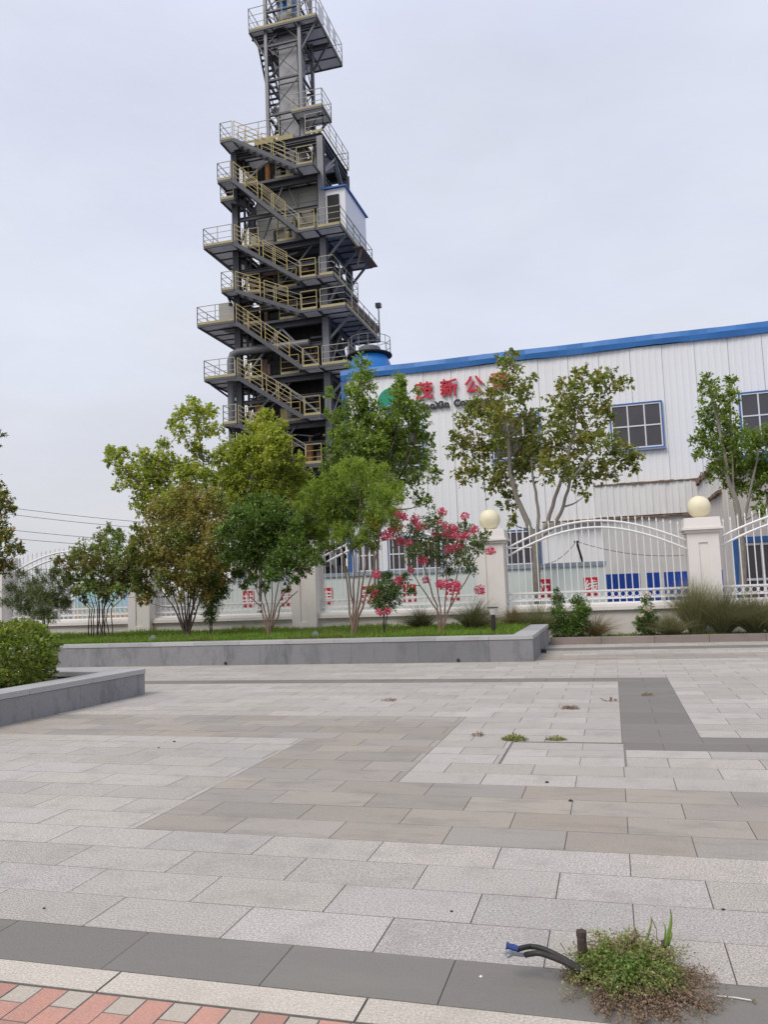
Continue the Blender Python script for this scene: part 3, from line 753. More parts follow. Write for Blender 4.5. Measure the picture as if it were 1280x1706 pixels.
def rail_run(mb, pts, h=1.0, kick=True, w=.031, n=3):
    for p, q in zip(pts, pts[1:]):
        p = np.array(p, float); q = np.array(q, float); L = np.linalg.norm((q-p)[:2]); k = max(1, int(round(L/1.05)))
        for i in range(k+1):
            c = p+(q-p)*i/k; mb.beam(c, c+np.array([0, 0, h]), w)
        for j in range(n):
            z = np.array([0, 0, h*(1-.33*j)]); mb.beam(p+z, q+z, w if j == 0 else w*.75)
        if kick: mb.beam(p+np.array([0, 0, .08]), q+np.array([0, 0, .08]), .02, .13, 1)
def deck(x0, x1, y0, y1, z, rails, rm=None, jx=.75, h=1.0):
    a = MB()
    a.box(x0+.03, x1-.03, y0+.03, y1-.03, z-.04, z)
    for (p, q) in (((x0, y0), (x1, y0)), ((x0, y1), (x1, y1))): a.box(p[0], q[0], p[1]-.03, p[1]+.03, z-.12, z+.012, 1)
    a.box(x0-.03, x0+.03, y0+.031, y1-.031, z-.12, z+.012, 1); a.box(x1-.03, x1+.03, y0+.031, y1-.031, z-.12, z+.012, 1)
    k = max(1, int((y1-y0)/jx))
    for i in range(1, k): y = y0+(y1-y0)*i/k; a.box(x0+.03, x1-.03, y-.03, y+.03, z-.095, z-.041, 2)
    k = max(1, int((x1-x0)/1.1))
    for i in range(1, k): x = x0+(x1-x0)*i/k; a.box(x-.03, x+.03, y0+.03, y1-.03, z-.09, z-.042, 2)
    pf = a.build("platform", [M_grate, M_steel, M_darksteel], tw)
    if rails:
        for r_ in rails:
            b = MB(); rail_run(b, [(u, v, z) for u, v in r_], h); b.build("handrail", [rm or M_railW, M_kick], pf)
    return pf
def bracket(x, y, z, xo, yo):
    a = MB(); a.beam((x, y, z-1.1), (xo, yo, z-.2), .1); return a
YF = 36.9
# landings and galleries per level: (z, left x, left back y, right x, right back y)
levels = [(2.5, -18.85, 38.0, -13.4, 38.6), (5.0, -18.85, 38.0, -13.4, 38.6), (7.55, -18.85, 38.0, -13.4, 38.6), (10.0, -18.85, 38.9, -13.4, 38.6), (12.5, -19.9, 40.4, -11.95, 40.2),
          (15.45, -20.25, 41.2, -11.95, 43.1), (17.15, -18.8, 39.2, -12.55, 41.0), (19.7, -19.8, 41.2, -12.1, 42.6), (23.2, -18.9, 39.8, -13.4, 38.8)]
for i, (z, xl, yl, xr, yr) in enumerate(levels):
    rm = M_railY if i % 2 == 0 else M_railW
    deck(xl, -18.1, YF, yl, z, [[(-18.15, YF), (xl, YF), (xl, yl), (-18.15, yl)]], M_railW)
    # gallery behind the flights
    deck(-18.07, -14.42, 37.72, 38.85, z, [[(-17.95, 37.74), (-17.0, 37.74)], [(-15.9, 37.74), (-14.9, 37.74)]] if i > 2 else None, M_railY)
    deck(-14.39, -13.45, YF-.05, 38.85, z, [[(-14.36, YF), (-13.5, YF)]], M_railY)
    if xr > -13.3:
        deck(-13.42, xr, YF, yr, z, [[(-13.3, YF), (xr, YF), (xr, yr), (-13.2, yr)]], M_railW)
        for y in (38, 40, 42):
            if y < yr: a = MB(); a.beam((-13.4, y, z-1.4), (xr-.12, y, z-.14), .11); a.build("bracket", M_steellight, tw)
    a = MB(); a.beam((TX0, TY0, z-1.3), (xl+.2, 37.2, z-.2), .09); a.build("bracket", M_darksteel, tw)
    if yl > 39: a = MB(); a.beam((TX0, 40, z-1.2), (xl+.2, 40, z-.2), .09); a.build("bracket", M_darksteel, tw)
# small lower bracket platform under the upper left landing
deck(-18.9, -18.1, 37.2, 38.6, 22.3, [[(-18.15, 37.2), (-18.9, 37.2), (-18.9, 38.6)]], M_railW)
deck(-19.2, -18.1, 39.4, 41.0, 16.6, [[(-18.15, 39.4), (-19.2, 39.4), (-19.2, 41.0)]], M_railW)
# roof level
deck(-18.7, -18.0, YF, 38.1, 25.42, [[(-18.0, YF), (-18.7, YF), (-18.7, 38.1)]], M_railW)
a = MB()
for p, q in (((-18.4, 38), (-13.3, 38)), ((-18.4, 42.2), (-13.3, 42.2)), ((-13.4, 38), (-13.4, 42.2)), ((-18.4, 38), (-18.4, 42.2))): a.ibeam((*p, 25.2), (*q, 25.2), .4, .26)
a.build("roof_beam", M_steel, tw)
deck(-18.35, -16.0, 38.3, 42.0, 25.44, None); deck(-15.97, -13.5, 40.2, 42.0, 25.44, None)
a = MB(); rail_run(a, [(-18.35, 38.2, 25.45), (-18.35, 42.2, 25.45), (-13.2, 42.2, 25.45), (-13.2, 37.9, 25.45), (-14.2, 37.9, 25.45)], 1.1); rail_run(a, [(-18.0, 37.65, 25.45), (-15.6, 37.65, 25.45)], 1.1)
a.build("handrail", [M_railW, M_kick], tw)
for b_ in ((-17.3, -16.2, 38.2, 38.9, 25.5, 25.95), (-15.9, -15.0, 38.1, 38.6, 25.5, 25.8)):
    a = MB(); a.box(*b_); a.build("yellow_machine", M_kick, tw)
for p, q in (((-17.2, 38.0, 25.4), (-17.1, 40, 25.4)), ((-16, 38.0, 25.4), (-15.9, 40, 25.4)), ((-14.6, 38.0, 25.4), (-14.5, 40, 25.4)), ((-13.3, 38.1, 23.4), (-13.35, 40.1, 25.1)), ((-13.3, 42.1, 23.2), (-13.35, 40.1, 25.1))):
    a = MB(); a.beam(p, q, .12); a.build("bracing", M_steellight, tw)
# dark ducting between the casing and the columns
for b_ in ((-18.25, -17.46, 39.1, 41.4, 5.3, 9.3), (-18.2, -17.46, 39.3, 41.6, 10.2, 11.7), (-18.25, -17.46, 39.2, 41.2, 12.8, 14.6), (-18.2, -17.46, 39.4, 41.4, 15.6, 16.6), (-18.22, -17.46, 39.1, 41.0, 17.4, 19.0),
           (-14.04, -13.6, 39.2, 41.3, 8.0, 9.6), (-14.04, -13.62, 39.0, 41.6, 10.4, 12.0), (-14.04, -13.6, 39.3, 41.2, 13.0, 14.7), (-14.04, -13.6, 39.2, 41.0, 17.4, 19.1), (-17.2, -14.5, 38.45, 38.85, 12.62, 13.5), (-16.8, -14.6, 38.5, 38.85, 15.6, 16.2), (-17.3, -15.0, 38.45, 38.85, 10.1, 10.9)):
    a = MB(); a.box(*b_)
    for z in np.arange(b_[4]+.2, b_[5]-.1, .45): a.box(b_[0]-.02, b_[1]-.003 if b_[0] < -17.4 else b_[1]+.02, b_[2]-.03, b_[3]+.02, z, z+.06)
    a.build("dark_ducting", M_core, tw)
# extra dark half landings and cross beams seen between the flights
for z in (6.3, 8.8, 11.3, 14.0, 16.3, 18.4, 21.4):
    a = MB(); a.ibeam((TX0, 38.0, z), (TX1, 38.0, z), .22, .14); a.build("cross_beam", M_steel, tw)
    a = MB(); a.ibeam((TX1, 38.2, z), (TX1, 42.0, z), .2, .13); a.build("cross_beam", M_steel, tw)
# small pipes, cable trays, boxes and lamps on the frame
for k in range(80):
    z = random.choice([5.2, 7.8, 10.2, 12.7, 15.7, 17.3, 19.9, 23.4]); kind = random.random()
    x = random.uniform(-17.9, -13.7)
    a = MB()
    if kind < .35:
        h_ = random.uniform(.6, 1.6); r_ = random.uniform(.03, .09)
        a.tube([(x, 38.55, z), (x, 38.55, z+h_), (x+random.choice([-.5, .5]), 38.6, z+h_+.15)], r_, 6); a.build("small_pipe", random.choice([M_pipe, M_brownpipe, M_steel, M_core]), tw)
    elif kind < .62:
        w_, h_ = random.uniform(.15, .45), random.uniform(.3, .9)
        a.box(x, x+w_, 38.35, 38.35+.25, z+.05, z+.05+h_); a.box(x+.03, x+w_-.03, 38.335, 38.349, z+.1, z+h_)
        a.build("equipment_box", random.choice([M_clad, M_core, M_steel, M_kick, M_brownpipe]), tw)
    elif kind < .85:
        x2 = x+random.uniform(.8, 2.2); a.beam((x, 38.3, z+random.uniform(1.2, 2.0)), (min(x2, -13.6), 38.3, z+random.uniform(1.0, 2.0)), random.uniform(.05, .11)); a.build("tie_beam", random.choice([M_steel, M_steellight, M_darksteel]), tw)
    else:
        a.tube([(x, 38.5, z+1.2), (x, 38.5, z+.1)], .16, 10); a.tube([(x, 38.5, z+1.21), (x, 38.5, z+1.5)], .06, 8); a.build("valve_pot", random.choice([M_pipe, M_orange, M_core]), tw)
for p, q in (((TX0, 38.1, 13.0), (-15.9, 38.1, 15.2)), ((-17.2, 38.05, 10.3), (-15.4, 38.05, 12.3)), ((-17.0, 37.95, 7.8), (-15.2, 37.95, 9.8)), ((-15.9, 38.0, 17.4), (-14.0, 38.0, 19.4)), ((-16.9, 38.0, 20.0), (-15.6, 38.0, 22.9)), ((-14.2, 38.2, 20.0), (-15.4, 38.2, 22.9))):
    a = MB(); a.beam(p, q, .08); a.build("bracing", M_steel, tw)
for x, r_ in ((-18.05, .07), (-17.78, .05), (-13.75, .06)):
    a = MB(); a.tube([(x, 38.35, 2), (x, 38.35, 24.9)], r_, 6); a.build("riser_pipe", M_steel, tw)

def flight(p, q, yo, wdt=.72, rm=None):
    a = MB(); p = np.array(p); q = np.array(q)
    for y in (yo, yo+wdt): a.beam((p[0], y, p[1]-.06), (q[0], y, q[1]-.06), .05, .20)
    n = max(3, int(abs(p[1]-q[1])/.21))
    for i in range(n):
        s = (i+.5)/n; x = p[0]+(q[0]-p[0])*s; z = p[1]+(q[1]-p[1])*s
        a.box(x-.11, x+.11, yo+.03, yo+wdt-.03, z-.02, z+.015, 1)
    f = a.build("stair_flight", [M_steel, M_grate], tw)
    for y, R0, R1, nr, m_ in ((yo, .02, .40, 4, rm or M_railY), (yo, .46, .82, 4, rm or M_railY), (yo+wdt, .10, .95, 2, M_railW)):
        b = MB()
        P = np.array([p[0]+(q[0]-p[0])*R0, y, p[1]+(q[1]-p[1])*R0]); Q = np.array([p[0]+(q[0]-p[0])*R1, y, p[1]+(q[1]-p[1])*R1])
        k = 2
        for i in range(k+1):
            c = P+(Q-P)*i/k; b.beam(c, c+np.array([0, 0, 1.0]), .034)
        for j in range(nr): zz_ = np.array([0, 0, 1.0-.24*j]); b.beam(P+zz_, Q+zz_, .031 if j == 0 else .024)
        b.build("handrail", m_, f)
flight((-17.97, 25.44), (-14.35, 23.2), YF)
flight((-18.05, 23.2), (-14.4, 19.75), YF)
flight((-18.05, 19.7), (-14.4, 17.2), YF)
flight((-18.05, 17.12), (-14.4, 15.5), YF)
flight((-18.05, 15.4), (-14.4, 12.55), YF)
flight((-18.05, 12.5), (-14.4, 10.0), YF)
flight((-18.05, 10.0), (-14.4, 7.55), YF)
flight((-18.05, 7.55), (-14.4, 5.0), YF)
flight((-18.05, 5.0), (-14.4, 2.5), YF)
flight((-18.05, 2.5), (-14.4, -.03), YF)
# white cabin
a = MB(); a.box(-13.28, -12.12, 37.95, 41.6, 19.86, 22.18); cb = a.build("cabin", M_cabin, tw)
a = MB()
a.hexa([(-13.4, 37.8, 22.19), (-12.0, 37.8, 22.19), (-12.0, 41.75, 22.19), (-13.4, 41.75, 22.19), (-13.4, 37.8, 22.30), (-12.0, 37.8, 22.24), (-12.0, 41.75, 22.24), (-13.4, 41.75, 22.30)])
a.build("roof", M_blue, cb)
a = MB(); a.box(-13.1, -12.45, 37.9, 37.948, 19.9, 21.85); a.build("door", M_core, cb)
a = MB(); a.box(-12.10, -11.6, 39.0, 41.9, 19.3, 19.36); a.beam((-12.0, 39.2, 18.3), (-11.7, 39.2, 19.3), .08); a.build("side_shelf", M_brownpipe, tw)
# lamp on the right platform corner
a = MB(); a.tube([(-11.95, 43.0, 15.4), (-11.95, 43.0, 17.35)], .035, 6); a.box(-12.1, -11.8, 42.85, 43.15, 17.35, 17.6); a.build("lamp_pole", M_steellight, tw)

# upper lattice tower and stack
UX0, UX1, UY0, UY1 = -16.8, -14.78, 39.0, 40.9
a = MB()
for x in (UX0, UX1):
    for y in (UY0, UY1): a.box(x-.09, x+.09, y-.09, y+.09, 25.5, 37.5)
a.build("lattice_leg", M_steellight, tw)
a = MB(); z = 25.6; st = 2.05
while z < 37:
    for p, q in (((UX0, UY0), (UX1, UY0)), ((UX0, UY1), (UX1, UY1)), ((UX0, UY0), (UX0, UY1)), ((UX1, UY0), (UX1, UY1))):
        a.beam((*p, z), (*q, z), .11); a.beam((*p, z), (*q, z+st), .045); a.beam((*q, z), (*p, z+st), .045)
    z += st
a.build("lattice_bracing", M_steel, tw)
a = MB(); a.box(-16.2, -15.1, 39.35, 40.5, 26.4, 33.2)
a.taper(-15.65, 39.92, 24.95, 26.39, .3, .3, .55, .57)
for z in (27.5, 29.6, 31.7): a.box(-16.24, -15.06, 39.31, 40.54, z, z+.1)
a.box(-15.09, -14.95, 39.5, 40.2, 26.4, 33.0)
a.build("chimney_stack", M_stack, tw)
a = MB(); a.lathe((-15.75, 39.9, 33.9), [(.42, 0), (.5, .06), (.5, 1.2), (.56, 1.25), (.56, 1.4), (.5, 1.45), (.5, 2.2), (.3, 2.6), (.3, 3.2)], 18); a.build("blue_drum", M_tank, tw, smooth=True)
a = MB(); a.lathe((-15.75, 39.9, 33.15), [(.3, 0), (.62, .25), (.62, .7)], 18); a.box(-15.55, -15.3, 39.2, 39.4, 33.3, 34.6); a.build("pale_collar", M_clad, tw)
a = MB(); a.box(-15.95, -15.7, 39.0, 39.3, 34.4, 37.2); a.build("dark_pipe_box", M_brownpipe, tw)
deck(-17.72, -13.68, 38.75, 43.2, 32.75, [[(-17.72, 38.75), (-13.68, 38.75), (-13.68, 43.2), (-17.72, 43.2), (-17.72, 38.75)]], M_railW, h=1.35)
for y0, y1, z0 in ((39.0, 39.9, .0), (40.4, 41.0, .15), (41.5, 42.0, .25)):
    a = MB(); a.box(-13.66, -13.63, y0, y1, 32.95+z0, 33.75+z0); a.build("side_sheet", M_cabin, tw)
a = MB(); a.tube([(-15.95, 39.1+.0, 32.55), (-15.95, 39.1, 32.5)], .4, 14); a.build("deck_opening", M_darksteel, tw)
a = MB()
for y in (UY0, UY1):
    a.beam((UX1, y, 31.0), (-13.75, y, 32.6), .1); a.beam((UX0, y, 31.0), (-17.6, y, 32.6), .1)
a.ibeam((-17.7, 39.1, 32.5), (-13.7, 39.1, 32.5), .2, .14); a.ibeam((-17.7, 40.9, 32.5), (-13.7, 40.9, 32.5), .2, .14)
a.beam((UX0, UY0, 35.2), (UX1, UY0, 36.0), .12); a.beam((UX0+.1, UY0, 34.9), (-16.1, 39.2, 33.2), .09); a.beam((UX1, 39, 35.5), (-14.1, 38.9, 33.3), .12)
a.build("knee_brace", M_steel, tw)
deck(-15.1, -13.35, 38.3, 39.8, 27.15, [[(-15.1, 38.3), (-13.35, 38.3), (-13.35, 39.8), (-14.6, 39.8)]], M_railW)
for y, y2 in ((39, 38.6), (39.7, 39.7)):
    a = MB(); a.beam((UX1, y, 25.9), (-13.6, y2, 27.0), .09); a.build("bracket", M_steellight, tw)
# ship ladder left of the lattice
def ladder(x0, x1, p, q):
    a = MB()
    for x in (x0, x1): a.beam((x, p[0], p[1]), (x, q[0], q[1]), .05, .16)
    n = int(abs(p[1]-q[1])/.25)
    for i in range(n):
        s = (i+.5)/n; y = p[0]+(q[0]-p[0])*s; z = p[1]+(q[1]-p[1])*s; a.box(x0+.026, x1-.026, y-.09, y+.09, z-.02, z+.015)
    a.build("ladder", M_steel, tw)
ladder(-17.55, -16.92, (39.5, 32.65), (41.2, 29.6))
deck(-17.55, -16.3, 41.2, 42.0, 29.55, None)
ladder(-16.85, -16.3, (41.2, 29.5), (39.9, 26.9))
# blue cooling tank behind the hall
tk = thing("cooling_tower", "round blue cooling tower with dark rim behind the left end of the hall", "cooling tower", (-9.92, 34, -.045))
a = MB(); a.lathe((-9.95, 34, -.045), [(.95, 0), (.95, 10.2), (1.06, 10.6), (.98, 11.3), (.80, 11.75)], 32); a.build("drum", M_tank, tk, smooth=True)
a = MB(); a.lathe((-9.95, 34, 11.72), [(.82, 0), (1.02, .03), (1.02, .09), (.82, .11)], 32); a.build("dark_rim", M_core, tk, smooth=True)
a = MB(); a.lathe((-9.95, 34, 11.84), [(.5, 0), (.5, .3), (.42, .36)], 20); a.build("fan_housing", M_pipe, tk, smooth=True)
a = MB()
for k in range(14):
    t0 = 2*math.pi*k/14; t1 = 2*math.pi*(k+1)/14
    P = lambda t_, z: (-9.95+.97*math.cos(t_), 34+.97*math.sin(t_), z)
    a.beam(P(t0, 11.8), P(t0, 12.55), .022)
    for z in (12.2, 12.55): a.beam(P(t0, z), P(t1, z), .02)
a.build("handrail", M_steellight, tk)

# power lines at the far left
WL = ["topmost of the overhead wires at far left", "second overhead wire from the top at far left", "third overhead wire from the top at far left", "lowest overhead wire at far left"]
for k, (ya, yb) in enumerate(((846, 866), (857, 876), (883, 898), (897, 909))):
    p, q = at(10, ya, 120), at(230, yb, 128); d = q-p
    p = p-d*.8; q = q+d*1.6
    a = MB(); a.tube([p+(q-p)*s+np.array([0, 0, -3.0*4*s*(1-s)*.55+(3.0*.55*.78)]) for s in np.linspace(0, 1, 20)], .045, 4)
    tag(a.build("power_line", M_wire, origin=tuple((p+q)/2)), WL[k], "wire", "overhead wires")

# ------------------------------------------------------------------ foliage
def leaves(C, D, Nn, L, Wd, fold=.25):
    """C base points, D directions, Nn normals, L lengths, Wd widths -> verts, quads"""
    D = D/np.linalg.norm(D, axis=1, keepdims=True)
    X = np.cross(D, Nn); X /= np.linalg.norm(X, axis=1, keepdims=True)+1e-9; Z = np.cross(X, D)
    L = L[:, None]; Wd = Wd[:, None]
    v0 = C; v2 = C+D*L-Z*L*.12
    mid = C+D*L*.45
    v1 = mid+X*Wd*.5+Z*Wd*fold; v3 = mid-X*Wd*.5+Z*Wd*fold
    V = np.stack([v0, v1, v2, v3], 1).reshape(-1, 3)
    F = np.arange(len(V)).reshape(-1, 4)
    return V, F
def unit(n): 
    v = rng.normal(size=(n, 3)); return v/np.linalg.norm(v, axis=1, keepdims=True)
def blob_leaves(c, r, L, cover=2.0, aspect=.55, up=.35, per=9, flat=1.0, droop=.0):
    n = max(8, int(1.9*cover*math.pi*r*r/(.5*L*L*aspect)))
    ns = max(3, n//per)
    # sprigs: start inside, run outward and up
    u = unit(ns); u[:, 2] = u[:, 2]*flat
    st = c+u*r*(rng.random((ns, 1))**.6)*.62
    dr = u*.9+np.array([0, 0, up])+unit(ns)*.45; dr /= np.linalg.norm(dr, axis=1, keepdims=True)
    ln = r*(.35+.45*rng.random(ns))
    k = rng.integers(0, ns, n); s = rng.random(n)
    C = st[k]+dr[k]*(ln[k]*s)[:, None]+unit(n)*(.12*L+.05*r)
    D = dr[k]*.7+unit(n)*.9+np.array([0, 0, -droop])
    Nn = np.array([0, 0, 1.])+unit(n)*.55
    sc = .65+.6*rng.random(n)
    return leaves(C, D, Nn, L*sc, L*aspect*sc)
def curve(p, q, n=6, sag=.12, jit=.05):
    p = np.array(p); q = np.array(q); d = q-p; L = np.linalg.norm(d); out_ = []
    perp = unit(1)[0]*L*jit
    for i in range(n+1):
        s = i/n; out_.append(p+d*s+np.array([0, 0, -sag*L*math.sin(math.pi*s)*.5])+perp*math.sin(math.pi*s))
    return out_
def tree(name, label, cat, base, Y, limbs, blobs, leafm, barkm, L=.1, cover=2.0, aspect=.6, depth=.8, up=.35, trunk_r=.06, twig=.012, group=None, flat=1.0, per=9, flowers=None, flowerm=None, fl_L=.04, droop=0, extra=None, rscale=1.0, limb_r=None, bs=.04):
    """base (px,py,z) foot; limbs: lists of photo points read at depth Y (scattered in depth); blobs: (px,py,rpx)"""
    b0 = at(base[0], base[1], Y); b0[2] = base[2]
    t = thing(name, label, cat, tuple(b0), group)
    tr = MB(); nodes = []
    for li, lm in enumerate(limbs):
        dy = rng.uniform(-.35, .35)*depth if li else 0
        pts = [b0+np.array([rng.uniform(-bs, bs), rng.uniform(-bs, bs)*.6, 0])]
        for j, (x, y) in enumerate(lm):
            p = at(x, y, Y+dy*(j+1)/len(lm)); pts.append(p)
        if bs > .1:
            pts[0] = at(lm[0][0]*1.15-base[0]*.15, base[1], Y+dy); pts[0][2] = base[2]
        # smooth
        sm = []
        for p, q in zip(pts, pts[1:]):
            for s in (0, .34, .67): sm.append(p+(q-p)*s+rng.normal(size=3)*.012)
        sm.append(pts[-1])
        r0 = (limb_r[li] if limb_r else trunk_r)
        rad = [r0*(1-.62*i/(len(sm)-1)) for i in range(len(sm))]; rad[0] *= 1.25
        tr.tube(sm, rad, 8)
        nodes += [(p, rd) for p, rd in zip(sm[2:], rad[2:])]
    cs = []
    for (x, y, r) in blobs:
        d = rng.uniform(-1, 1)*depth
        c = at(x, y, Y+d); cs.append((c, r*px2m(Y)*rscale*1.17))
    order = sorted(range(len(cs)), key=lambda i: np.linalg.norm(cs[i][0]-b0))
    for i in order:
        c, r = cs[i]
        best = min(nodes, key=lambda nd: np.linalg.norm(nd[0]-c)+(.6 if nd[0][2] > c[2]-.02 else 0)+.15*abs(nd[0][2]-c[2]))
        cv = curve(best[0], c, 5)
        r1 = min(best[1]*.7, twig*2.2); tr.tube(cv, [r1+(twig*.5-r1)*k/5 for k in range(6)], 5)
        nodes += [(cv[3], twig), (cv[5], twig*.8)]
        for _ in range(4):
            e_ = c+unit(1)[0]*r*.85+np.array([0, 0, r*.25]); tr.tube(curve(c, e_, 3), [twig*.5, twig*.4, twig*.3, twig*.2], 4)
    tr.build("trunk", barkm, t, smooth=True)
    Vs, Fs, n0 = [], [], 0
    for c, r in cs:
        V, F = blob_leaves(c, r, L, cover, aspect, up, per, flat, droop)
        Vs.append(V); Fs.append(F+n0); n0 += len(V)
    np_mesh("crown", np.concatenate(Vs), np.concatenate(Fs), leafm, t)
    if flowers:
        Vs, Fs, n0 = [], [], 0
        for (x, y, r) in flowers:
            c = at(x, y, Y-.25+rng.uniform(-.5, .3)*depth); rr_ = r*px2m(Y)*1.22
            n = int(34+120*(r/8)**2); u = unit(n); C = c+u*rr_*np.array([1, 1, .85])*(rng.random((n, 1))**.45)
            V, F = leaves(C, u+unit(n)*.8, u+unit(n)*.5, fl_L*(.7+.6*rng.random(n)), fl_L*.9*np.ones(n), .3)
            Vs.append(V); Fs.append(F+n0); n0 += len(V)
        np_mesh("blossom", np.concatenate(Vs), np.concatenate(Fs), flowerm, t)
    return t

LM_plane = leafmat("plane leaves", [(0.130, 0.182, 0.046), (0.195, 0.247, 0.058), (0.273, 0.319, 0.078), (0.364, 0.377, 0.111)], [(0.169, 0.182, 0.046), (0.286, 0.286, 0.078), (0.416, 0.364, 0.117), (0.468, 0.338, 0.130)], .32)
LM_bright = leafmat("bright green leaves", [(0.130, 0.204, 0.042), (0.207, 0.306, 0.060), (0.311, 0.420, 0.084), (0.389, 0.504, 0.108)], [(0.091, 0.144, 0.038), (0.156, 0.216, 0.050), (0.220, 0.288, 0.066)], .35)
LM_yellow = leafmat("yellow green leaves", [(0.270, 0.331, 0.054), (0.378, 0.446, 0.074), (0.499, 0.527, 0.101), (0.567, 0.540, 0.135)], [(0.203, 0.284, 0.047), (0.284, 0.365, 0.068), (0.432, 0.432, 0.088)], .38)
LM_rust = leafmat("rusty leaves", [(.20, .185, .05), (.28, .235, .065), (.36, .27, .085), (.40, .34, .11)], [(.13, .19, .042), (.19, .25, .055), (.26, .32, .075), (.33, .35, .10)], .32, 1.6)
LM_dark = leafmat("dark green leaves", [(0.066, 0.116, 0.032), (0.102, 0.178, 0.043), (0.153, 0.245, 0.055), (0.232, 0.344, 0.072)], [(0.087, 0.152, 0.037), (0.160, 0.251, 0.053), (0.262, 0.370, 0.079)], .28)
LM_feather = leafmat("feathery light leaves", [(0.179, 0.263, 0.045), (0.258, 0.358, 0.062), (0.336, 0.448, 0.084), (0.403, 0.493, 0.112)], [(0.123, 0.202, 0.039), (0.190, 0.286, 0.050), (0.280, 0.370, 0.073)], .4)
LM_myrtle = leafmat("myrtle leaves", [(0.057, 0.126, 0.039), (0.098, 0.184, 0.054), (0.155, 0.232, 0.068), (0.253, 0.194, 0.098)], None, .3)
LM_pink = leafmat("pink petals", [(.62, .04, .13), (.72, .08, .20), (.78, .14, .27), (.70, .20, .32)], None, .35)
LM_shrub = leafmat("shrub leaves", [(0.110, 0.186, 0.048), (0.166, 0.255, 0.062), (0.235, 0.324, 0.083), (0.304, 0.304, 0.097)], [(0.276, 0.207, 0.083), (0.345, 0.262, 0.097), (0.193, 0.248, 0.076)], .32, 2.0)
LM_grey = leafmat("grey green feather leaves", [(0.11, 0.16, 0.055), (0.16, 0.215, 0.08), (0.22, 0.27, 0.1), (0.28, 0.3, 0.13)], None, .3)
LM_round = leafmat("clipped bush leaves", [(0.075, 0.149, 0.025), (0.160, 0.245, 0.039), (0.276, 0.351, 0.060), (0.404, 0.425, 0.085)], [(0.340, 0.276, 0.064), (0.213, 0.297, 0.054), (0.128, 0.213, 0.043)], .3, 3.0, .35)
LM_yellowfl = leafmat("yellow flowers", [(.45, .30, .03), (.55, .40, .06), (.38, .30, .05)], None, .3)
LM_white = leafmat("white rose petals", [(.72, .66, .62), (.75, .60, .58), (.7, .7, .62)], None, .3)
LM_orange = leafmat("orange tinted leaves", [(0.064, 0.119, 0.039), (0.119, 0.185, 0.052), (0.195, 0.260, 0.064), (0.759, 0.370, 0.109)], None, .3)
LM_grass = leafmat("lawn grass", [(.11, .22, .03), (.16, .31, .04), (.23, .39, .055), (.32, .41, .09)], [(.19, .23, .055), (.28, .29, .09), (.15, .26, .04)], .45, 1.8)
LM_clump = leafmat("ornamental grass", [(0.13, 0.16, 0.065), (0.19, 0.21, 0.09), (0.27, 0.26, 0.14), (0.32, 0.27, 0.18)], None, .3)
LM_clumpdark = leafmat("dark ornamental grass", [(0.09, 0.12, 0.05), (0.14, 0.16, 0.07), (0.2, 0.19, 0.1), (0.26, 0.21, 0.14)], None, .3)
LM_redgrass = leafmat("reddish grass", [(0.22, 0.14, 0.085), (0.25, 0.17, 0.1), (0.2, 0.2, 0.09), (0.3, 0.23, 0.15)], None, .3)
LM_weed = leafmat("weed green leaves", [(0.146, 0.169, 0.049), (0.204, 0.243, 0.067), (0.306, 0.338, 0.097), (0.394, 0.365, 0.146)], None, .3, 6)
LM_weedlush = leafmat("lush weed leaves", [(0.098, 0.161, 0.040), (0.138, 0.218, 0.052), (0.196, 0.287, 0.069), (0.265, 0.356, 0.103)], None, .35, 6)
LM_weeddry = leafmat("dry weed leaves", [(0.226, 0.157, 0.115), (0.297, 0.199, 0.152), (0.368, 0.261, 0.199), (0.273, 0.209, 0.125)], None, .25, 6)

# --- trees behind the fence
tree("plane_tree", "large plane tree with pale forked trunk behind the railing in front of the white hall", "tree", (893, 990, -.04), 19.0,
     [[(894, 940), (893, 900), (880, 870), (862, 830), (850, 790), (846, 700)], [(894, 940), (895, 900), (898, 860), (893, 820), (885, 760)], [(894, 940), (896, 898), (912, 870), (925, 830), (945, 770), (960, 700)], [(894, 940), (897, 899), (925, 875), (938, 845), (950, 800), (990, 750)]],
     [(848, 606, 20), (842, 640, 24), (820, 668, 26), (868, 658, 20), (790, 700, 28), (832, 705, 30), (878, 700, 24), (773, 745, 26), (822, 750, 32), (868, 745, 30), (780, 790, 22), (828, 795, 28), (862, 790, 28), (845, 835, 18), (848, 868, 10), (940, 650, 20), (972, 632, 20), (1010, 640, 22), (1038, 640, 14), (925, 690, 24), (965, 680, 30), (1005, 690, 20), (915, 740, 28), (955, 735, 32), (1000, 740, 28), (1040, 762, 24), (925, 785, 26), (965, 790, 28), (1010, 785, 22), (1056, 775, 14), (975, 825, 10), (895, 770, 24), (852, 588, 8), (887, 630, 9), (764, 722, 12), (1020, 622, 9)],
     LM_plane, M_barkpale, L=.105, cover=1.55, aspect=.75, depth=.9, trunk_r=.10, limb_r=[.10, .06, .07, .065], rscale=.95)
